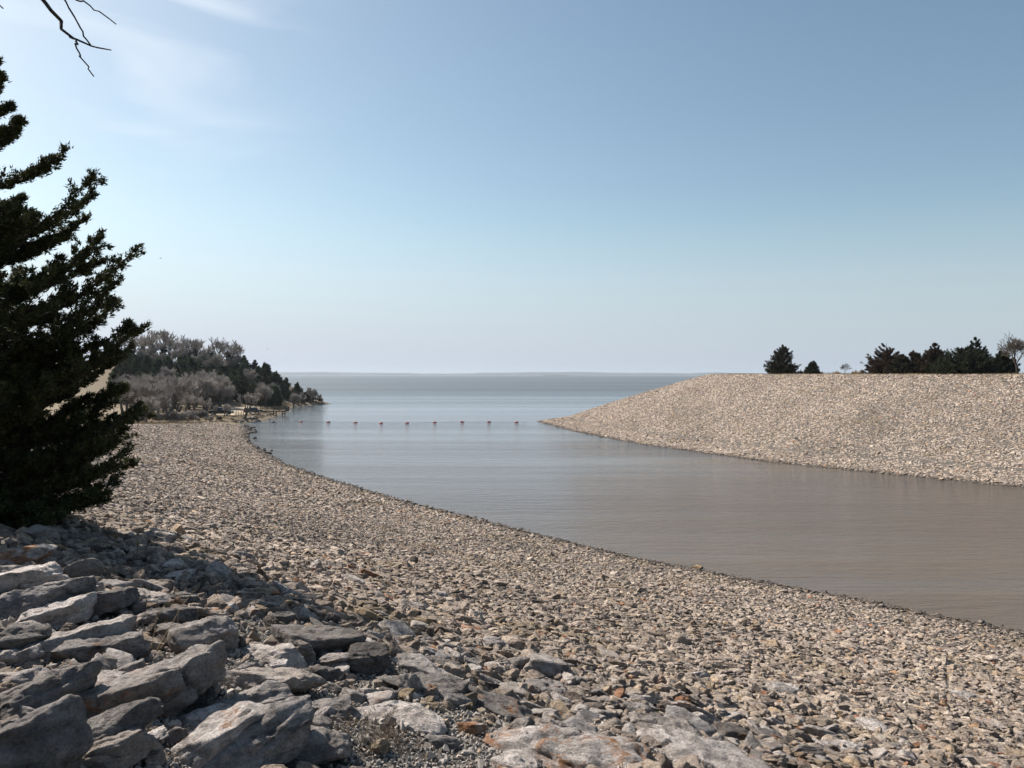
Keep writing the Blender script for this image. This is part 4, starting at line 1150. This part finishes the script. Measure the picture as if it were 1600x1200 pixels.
# posts
post_me = None
pw = ['leftmost squat wooden post of the row beside the pickup', 'second wooden post from the pickup', 'middle wooden post of the row', 'fourth wooden post from the pickup', 'fifth wooden post from the pickup, near the lone tree', 'last wooden post of the row, right by the lone tree trunk']
for k in range(6):
    u = 367.3 + k * 2.55; x, y = at_u(u, 190.5 + k * .5)
    if post_me is None:
        o = part('wooden_post', lambda bm: (bm_cyl(bm, (0, 0, -.2), (0, 0, 1.05), .11, 8, .10), bm_cyl(bm, (0, 0, 1.051), (0, 0, 1.13), .10, 8, .05)), 'post_wood'); post_me = o.data
    else: o = link('wooden_post', post_me)
    o.location = (x, y, gz(x, y)); o.scale = (1, 1, 1.0 + .12 * ((k * 5) % 3)); tag(o, pw[k], 'post', 'row of wooden posts by the landing')
x, y = at_u(393, 189.5); o = link('wooden_post', post_me); o.location = (x, y, gz(x, y)); o.scale = (1, 1, 1.1); tag(o, 'single wooden post on the rocky shore right of the lone tree', 'post')

# pier
px_, py_ = at_u(426, 219)
pier = empty('wooden_pier', (px_, py_, 0), R(-4)); tag(pier, 'dark wooden fishing pier with railing over the shallow water', 'pier')
part('deck', lambda bm: [bm_box(bm, (-4.2 + i_ * .42, 0, 1.55), (.39, 3.0, .10)) for i_ in range(21)] and [bm_box(bm, (0, s * 1.25, 1.40), (8.7, .16, .19)) for s in (-1, 1)], 'timber', pier)
for xx in (-2.2, .6, 3.2):
    for s in (-1, 1): part('pile', lambda bm: bm_cyl(bm, (xx, s * 1.05, -1.6), (xx, s * 1.05, 1.30), .16), 'timber', pier)
part('cross_beam', lambda bm: [bm_box(bm, (xx, 0, .75), (.14, 2.5, .22)) for xx in (-2.2, .6, 3.2)], 'timber', pier)
for s in (-1, 1):
    for i_ in range(6): part('rail_post', lambda bm: bm_box(bm, (-4.2 + i_ * 1.68, s * 1.42, 2.10), (.12, .12, 1.0)), 'timber', pier)
    part('rail', lambda bm: [bm_box(bm, (0, s * 1.42, zz_), (8.7, .07, .12)) for zz_ in (2.25, 2.66)], 'timber', pier)
part('end_panel', lambda bm: bm_box(bm, (4.33, 0, 2.1), (.08, 2.7, 1.0)), 'timber', pier)
part('gangway', lambda bm: bm_box(bm, (-5.9, 0, 1.62), (3.3, 1.6, .10)), 'timber', pier)
part('lamp_post', lambda bm: bm_cyl(bm, (-.1, 1.6, 1.4), (-.1, 1.6, 4.0), .06), 'timber', pier)

# vehicles
def wheel(parent, x, y, r=.40, w=.26):
    o = part('wheel', lambda bm: bm_cyl(bm, (0, -w / 2, 0), (0, w / 2, 0), r * .62, 18), 'rim', parent); o.location = (x, y, r)
    def tyre(bm):
        n, m_ = 22, 8
        vs = [[bm.verts.new(((r * .8 + r * .2 * math.cos(b)) * math.cos(a), w * .52 * math.sin(b), (r * .8 + r * .2 * math.cos(b)) * math.sin(a))) for b in [2 * math.pi * j / m_ for j in range(m_)]] for a in [2 * math.pi * i_ / n for i_ in range(n)]]
        for i_ in range(n):
            for j in range(m_): bm.faces.new((vs[i_][j], vs[(i_ + 1) % n][j], vs[(i_ + 1) % n][(j + 1) % m_], vs[i_][(j + 1) % m_]))
    part('tyre', tyre, 'rubber', o, smooth=True)
def side_extrude(bm, pts, w, inset_top=None):
    """closed side profile (x,z) extruded across y; inset_top narrows points above a height"""
    L = []; Rv = []
    for x, z in pts:
        k = 1.0 if not inset_top or z < inset_top[0] else inset_top[1]
        L.append(bm.verts.new((x, -w / 2 * k, z))); Rv.append(bm.verts.new((x, w / 2 * k, z)))
    bm.faces.new(L); bm.faces.new(Rv[::-1]); n = len(pts)
    for i_ in range(n): bm.faces.new((L[i_], Rv[i_], Rv[(i_ + 1) % n], L[(i_ + 1) % n]))
    bmesh.ops.recalc_face_normals(bm, faces=bm.faces)
def vehicle(name, loc, rz, label, cat, paint, pickup):
    e = empty(name, loc, rz); tag(e, label, cat)
    if pickup:
        body = [(-2.85, .50), (-2.85, 1.10), (-.85, 1.10), (-.85, 1.12), (1.15, 1.12), (1.3, 1.14), (2.55, 1.05), (2.80, .88), (2.85, .50), (2.4, .38), (-2.4, .38)]
        cab = [(-.85, 1.12), (-.72, 1.78), (-.45, 1.86), (.35, 1.84), (1.20, 1.14)]
    else:
        body = [(-2.35, .45), (-2.40, 1.02), (1.15, 1.05), (2.15, .96), (2.36, .80), (2.40, .45), (2.0, .34), (-2.0, .34)]
        cab = [(-2.36, 1.03), (-2.12, 1.66), (-1.7, 1.74), (.20, 1.70), (1.15, 1.06)]
    part('body', lambda bm: side_extrude(bm, body, 1.95), paint, e, .05)
    part('cab', lambda bm: side_extrude(bm, cab, 1.84, (1.3, .84)), paint, e, .03)
    if not pickup: part('roof', lambda bm: bm_box(bm, (-.85, 0, 1.735), (1.9, 1.42, .05)), 'paint_white', e, .02)
    gx0, gx1 = (-.62, .70) if pickup else (-2.0, .62)
    for s in (-1, 1):
        part('side_window', lambda bm: bm_box(bm, ((gx0 + gx1) / 2, s * .862, 1.42 if not pickup else 1.50), (gx1 - gx0, .04, .34), Matrix.Rotation(s * R(17), 3, 'X')), 'glass', e)
        part('headlight', lambda bm: bm_box(bm, (2.78 if pickup else 2.33, s * .72, .82), (.14, .36, .17)), 'lamp_clear', e, .02)
        part('tail_light', lambda bm: bm_box(bm, (-2.86 if pickup else -2.37, s * .86, .90), (.08, .18, .30)), 'lamp_red', e, .02)
    wx = ((.35 + 1.20) / 2, (1.84 + 1.14) / 2) if pickup else ((.20 + 1.15) / 2, (1.70 + 1.06) / 2)
    an = math.atan2(.70, -.85) if pickup else math.atan2(.64, -.95)
    part('windscreen', lambda bm: bm_box(bm, (wx[0] + .03, 0, wx[1] + .03), (.85, 1.40, .03), Matrix.Rotation(R(40) if pickup else R(34), 3, 'Y')), 'glass', e)
    if pickup:
        part('cargo_bed', lambda bm: bm_box(bm, (-1.85, 0, 1.11), (1.75, 1.6, .03)), 'rubber', e)
        part('roof_rack', lambda bm: [bm_box(bm, (xx, 0, 1.93), (.06, 1.4, .05)) for xx in (-.4, .25)] and [bm_box(bm, (-.08, s * .62, 1.92), (1.0, .05, .05)) for s in (-1, 1)], 'paint_white', e)
    part('bumper', lambda bm: [bm_box(bm, (sx_ * (2.90 if pickup else 2.43), 0, .52), (.12, 1.85, .20)) for sx_ in (-1, 1)], 'rubber', e, .03)
    for s in (-1, 1):
        for xx in ((-1.85, 1.75) if pickup else (-1.45, 1.45)): wheel(e, xx, s * .88)
    return e
x, y = at_u(345.5, 191.4); vehicle('pickup_truck', (x, y, gz(x, y) + .07), R(2), 'dark pickup truck parked broadside behind bare bushes at the landing', 'truck', 'paint_dark', True)
x, y = at_u(395, 205.5); vehicle('parked_car', (x, y, gz(x, y) + .07), R(58), 'white-roofed dark car parked beside the wooden pier', 'car', 'paint_dark', False)

# rocks of the rough shore by the landing
sr = []
for k in range(64):
    if k < 44: u = random.uniform(352, 425); dd_ = random.uniform(-.6, 2.6)
    else: u = random.uniform(446, 510); dd_ = random.uniform(-.8, 1.2)
    t = np.linspace(182 if k < 44 else 236, 240 if k < 44 else 312, 500); P = np.column_stack([(u - 800) / F * t, t]); dd = np.abs(left_d(P) - dd_); i_ = int(np.argmin(dd))
    if dd[i_] > .5: continue
    x, y = P[i_]; s = random.uniform(.5, 1.3)
    o = link('shore_rock', BASE[k % len(BASE)]); o.location = (x, y, max(gz(x, y), -.1) + .05); o.scale = (s, s * .8, s * .5); o.rotation_euler = (random.uniform(-.2, .2), random.uniform(-.2, .2), random.uniform(0, 6.28))
    o.color = (random.choice([.4, .6, .9]), .15, .3, 1)
    tag(o, 'rough rock on the shore below the landing' if k < 44 else 'dark rock along the tip of the wooded point', 'rock', 'rocks on the rough shore below the landing' if k < 44 else 'rocks along the wooded point')

spots = []
for k in range(46):
    yy = random.choice([random.uniform(104, 176), random.uniform(150, 178)]); t = np.linspace(-66, -20, 800); P = np.column_stack([t, 0 * t + yy])
    dd = np.abs(left_d(P) + random.uniform(.2, 1.9) * (1 if k % 3 else .3)); i_ = int(np.argmin(dd)); x, y = P[i_]
    s = random.uniform(.35, .95)
    o = link('shore_rock', BASE[(k * 5) % len(BASE)]); o.location = (x, y, random.uniform(-.02, .12)); o.scale = (s, s * random.uniform(.5, .9), s * random.uniform(.4, .65)); o.rotation_euler = (random.uniform(-.3, .3), random.uniform(-.3, .3), random.uniform(0, 6.28))
    o.color = (.20, .1, .1, 1)
    tag(o, 'dark wet rock standing in the shallows along the far end of the stone bank', 'rock', 'wet rocks in the shallows below the stone bank')
x = rng.uniform(40, 150, 60000); y = rng.uniform(90, 235, 60000); d = right_d(np.column_stack([x, y])); m = (d > 38.0) & (d < 43) & in_view(x, y, .05); x, y = x[m][:5000], y[m][:5000]
z = height(np.column_stack([x, y])); n = len(x); k4 = np.repeat(np.arange(n), 5)
bp = np.column_stack([x, y, z])[k4] + rng.normal(0, .12, (n * 5, 3)) * [1, 1, .1]
v, f = blades(bp, unit(rng.normal(0, .4, (n * 5, 3)) + [0, 0, 1]), .30, .05, rng)
tag(link('dry_grass', mesh_np('dry_grass', v, f, M['straw'])), 'thin line of dry grass along the crest of the right embankment', 'grass', kind='stuff')

# ------------------------------------------------------------------ buoy line
BU = [427, 470, 513, 555, 595, 636, 679, 722, 764, 807]
by_ = 189.8
blab = ['dark buoy nearest the wooden pier', 'red buoy second from the pier', 'red buoy third from the pier', 'red buoy fourth from the pier', 'dark red buoy fifth from the pier', 'dark red buoy left of the middle of the line', 'dark red buoy right of the middle of the line', 'red buoy third from the stone point', 'red buoy second from the stone point', 'red buoy nearest the stone point']
root = None
def lathe(bm, prof, seg=18):
    rings = [[bm.verts.new((x, r * math.cos(a), r * math.sin(a))) for a in [2 * math.pi * j / seg for j in range(seg)]] for x, r in prof]
    for r0, r1 in zip(rings[:-1], rings[1:]):
        for j in range(seg): bm.faces.new((r0[j], r0[(j + 1) % seg], r1[(j + 1) % seg], r1[j]))
    bm.faces.new(rings[0][::-1]); bm.faces.new(rings[-1])
def make_buoy(mat):
    e = empty('buoy')
    part('float', lambda bm: lathe(bm, [(-.55, .10), (-.52, .24), (-.40, .36), (.40, .36), (.52, .24), (.55, .10)]), mat, e, smooth=True)
    part('band', lambda bm: lathe(bm, [(-.06, .35), (-.06, .375), (.06, .375), (.06, .35)]), 'buoy_dark', e)
    part('eye', lambda bm: [bm_cyl(bm, (s * .54, 0, 0), (s * .70, 0, 0), .05) for s in (-1, 1)], 'cable', e)
    return e
protos = {m_: None for m_ in ('buoy_dark', 'buoy_red')}
for k, u in enumerate(BU):
    m_ = 'buoy_dark' if k == 0 else 'buoy_red'
    if protos[m_] is None: e = protos[m_] = make_buoy(m_)
    else: e = copy_tree(protos[m_])
    yy = by_ + 1.8 * math.sin(k * 1.1) - 2.2 * math.sin(k / 9 * math.pi)
    e.location = ((u - 800) / F * yy, yy, .06); e.rotation_euler = (R(random.uniform(-20, 20)), R(random.uniform(-7, 7)), R(random.uniform(-22, 22))); e.scale = (.84, .72, .62)
    tag(e, blab[k], 'buoy', 'buoys across the channel mouth')
pts = []
for u in range(404, 826, 4):
    k = np.interp(u, BU, np.arange(10)); yy = by_ + 1.8 * math.sin(k * 1.1) - 2.2 * math.sin(k / 9 * math.pi); pts.append(((u - 800) / F * yy, yy, .05 + .05 * abs(math.cos(k * math.pi))))
v, f = tubes(pts[:-1], pts[1:], np.full(len(pts) - 1, .02), np.full(len(pts) - 1, .02), 5)
tag(link('buoy_cable', mesh_np('buoy_cable', v, f, M['cable'])), 'thin dark cable joining the buoys across the water', 'cable')

# ------------------------------------------------------------------ weeds, birds
def weed(u, v, hpx, lean, label, seed, bushy=0, mat='stalk'):
    r = random.Random(seed); x, y, z = px_ground(u, v); h = hpx / F * y
    A = []
    def stem(p, d, L, rad, lev):
        n = 5
        for s in range(n):
            d = (d + Vector((r.gauss(0, .06), r.gauss(0, .06), 0))).normalized(); q_ = p + d * (L / n)
            A.append((p[:], q_[:], rad * (1 - s / n * .7), rad * (1 - (s + 1) / n * .7))); p = q_
            if lev < 2 and (bushy or s > 1):
                for _ in range(r.choice([0, 1, 1]) if not bushy else r.choice([1, 2])):
                    a = r.uniform(0, 6.28); stem(p, (d * .8 + Vector((math.cos(a), math.sin(a), .2)) * .6).normalized(), L * r.uniform(.18, .4), rad * .55, lev + 1)
    k = 1 if not bushy else bushy
    for _ in range(k):
        a = r.uniform(0, 6.28); d = Vector((math.sin(R(lean)), 0, math.cos(R(lean)))) if not bushy else Vector((math.cos(a) * .7, math.sin(a) * .7, .8))
        stem(Vector((r.gauss(0, .03) * bool(bushy), r.gauss(0, .03) * bool(bushy), -.03)), d.normalized(), h * (1 if not bushy else r.uniform(.5, 1)), max(.003, .0016 * y ** .5) if not bushy else .0022, 0)
    v_, f_ = tubes([a[0] for a in A], [a[1] for a in A], np.array([a[2] for a in A]), np.array([a[3] for a in A]), 4)
    o = link('dry_weed', mesh_np('dry_weed', v_, f_, M[mat])); o.location = (x, y, z)
    tag(o, label, 'weed')
weed(232, 1028, 100, 32, 'long straw stalk leaning right across the big rounded grey boulder', 1, mat='straw')
weed(228, 1030, 78, 8, 'straw stalk standing upright beside the leaning one', 2, mat='straw')
weed(236, 1022, 60, 44, 'short straw stalk bent low beside the gravel pocket', 3, mat='straw')
weed(16, 894, 24, 14, 'short brown stalk on the broad pale slab at the left border', 4)
weed(209, 884, 42, 6, 'dark dead weed standing in the juniper shadow', 5)
weed(169, 926, 22, 2, 'pale dry tuft beside the curved pale stone', 6, 5, 'straw')
weed(781, 1016, 30, 2, 'thin dark stalk on the pale slope above the outcrop', 7)
weed(909, 1050, 34, 2, 'straight dark stalk on the slope right of the outcrop', 8)
weed(670, 985, 26, -4, 'thin weed on the slope above the smooth grey boulder', 9)
for k, (u, v, h) in enumerate([(588, 1168, 62), (560, 1178, 52), (614, 1160, 48), (640, 1182, 40), (560, 1138, 44), (530, 1148, 36)]):
    weed(u, v, h, 0, ['dead brown twiggy weed on the gravel below the whitish mound', 'dead weed left of the biggest twiggy weed', 'dead weed right of the biggest twiggy weed', 'low dead weed on the gravel towards the white bottom stone', 'small dead weed against the foot of the whitish mound', 'small dead weed beside the smooth grey block'][k], 20 + k, 9)

def bird(u, v, dist, label, span):
    x, z = (u - 800) / F * dist, H + (HZ - v) / F * dist
    e = empty('bird', (x, dist, z), R(40)); tag(e, label, 'bird', 'birds over the lake')
    bm = bmesh.new()
    prof = [(-.5, .01), (-.35, .05), (-.1, .10), (.15, .09), (.3, .06), (.38, .055), (.48, .02)]
    lathe(bm, [(a * span * .5, b * span * .5) for a, b in prof], 8)
    for s in (-1, 1):
        w_ = [(.12, 0, 0), (.06, s * .55, .16), (-.10, s * 1.0, .05), (-.16, s * .5, .12), (-.16, 0, 0)]
        top = [bm.verts.new(Vector(p_) * span * .5 + Vector((0, 0, .012 * span))) for p_ in w_]; bot = [bm.verts.new(Vector(p_) * span * .5) for p_ in w_]
        bm.faces.new(top); bm.faces.new(bot[::-1])
        for i_ in range(5): bm.faces.new((top[i_], bot[i_], bot[(i_ + 1) % 5], top[(i_ + 1) % 5]))
    me = bpy.data.meshes.new('body'); bm.to_mesh(me); bm.free(); me.materials.append(M['feather']); link('body', me, e)
bird(252, 404, 150, 'tiny bird in the sky right of the juniper', .9)
bird(418, 545, 230, 'tiny bird in the sky above the wooded point', 1.1)
bird(780, 530, 300, 'tiny bird low over the open lake', 1.1)

# ------------------------------------------------------------------ air over the lake
hz_m = bpy.data.materials.new('lake_haze'); hz_m.use_nodes = True
hn = hz_m.node_tree; hn.nodes.clear()
ho = hn.nodes.new('ShaderNodeOutputMaterial'); hv = hn.nodes.new('ShaderNodeVolumePrincipled')
hv.inputs['Color'].default_value = (0.64, 0.73, 0.84, 1); hv.inputs['Density'].default_value = 0.6e-4; hv.inputs['Anisotropy'].default_value = 0.2
hn.links.new(hv.outputs[0], ho.inputs['Volume'])
part('haze', lambda bm: bm_box(bm, (0, 6200, 42), (36000, 13600, 92)), hz_m)
bpy.data.objects['haze']['kind'] = 'stuff'
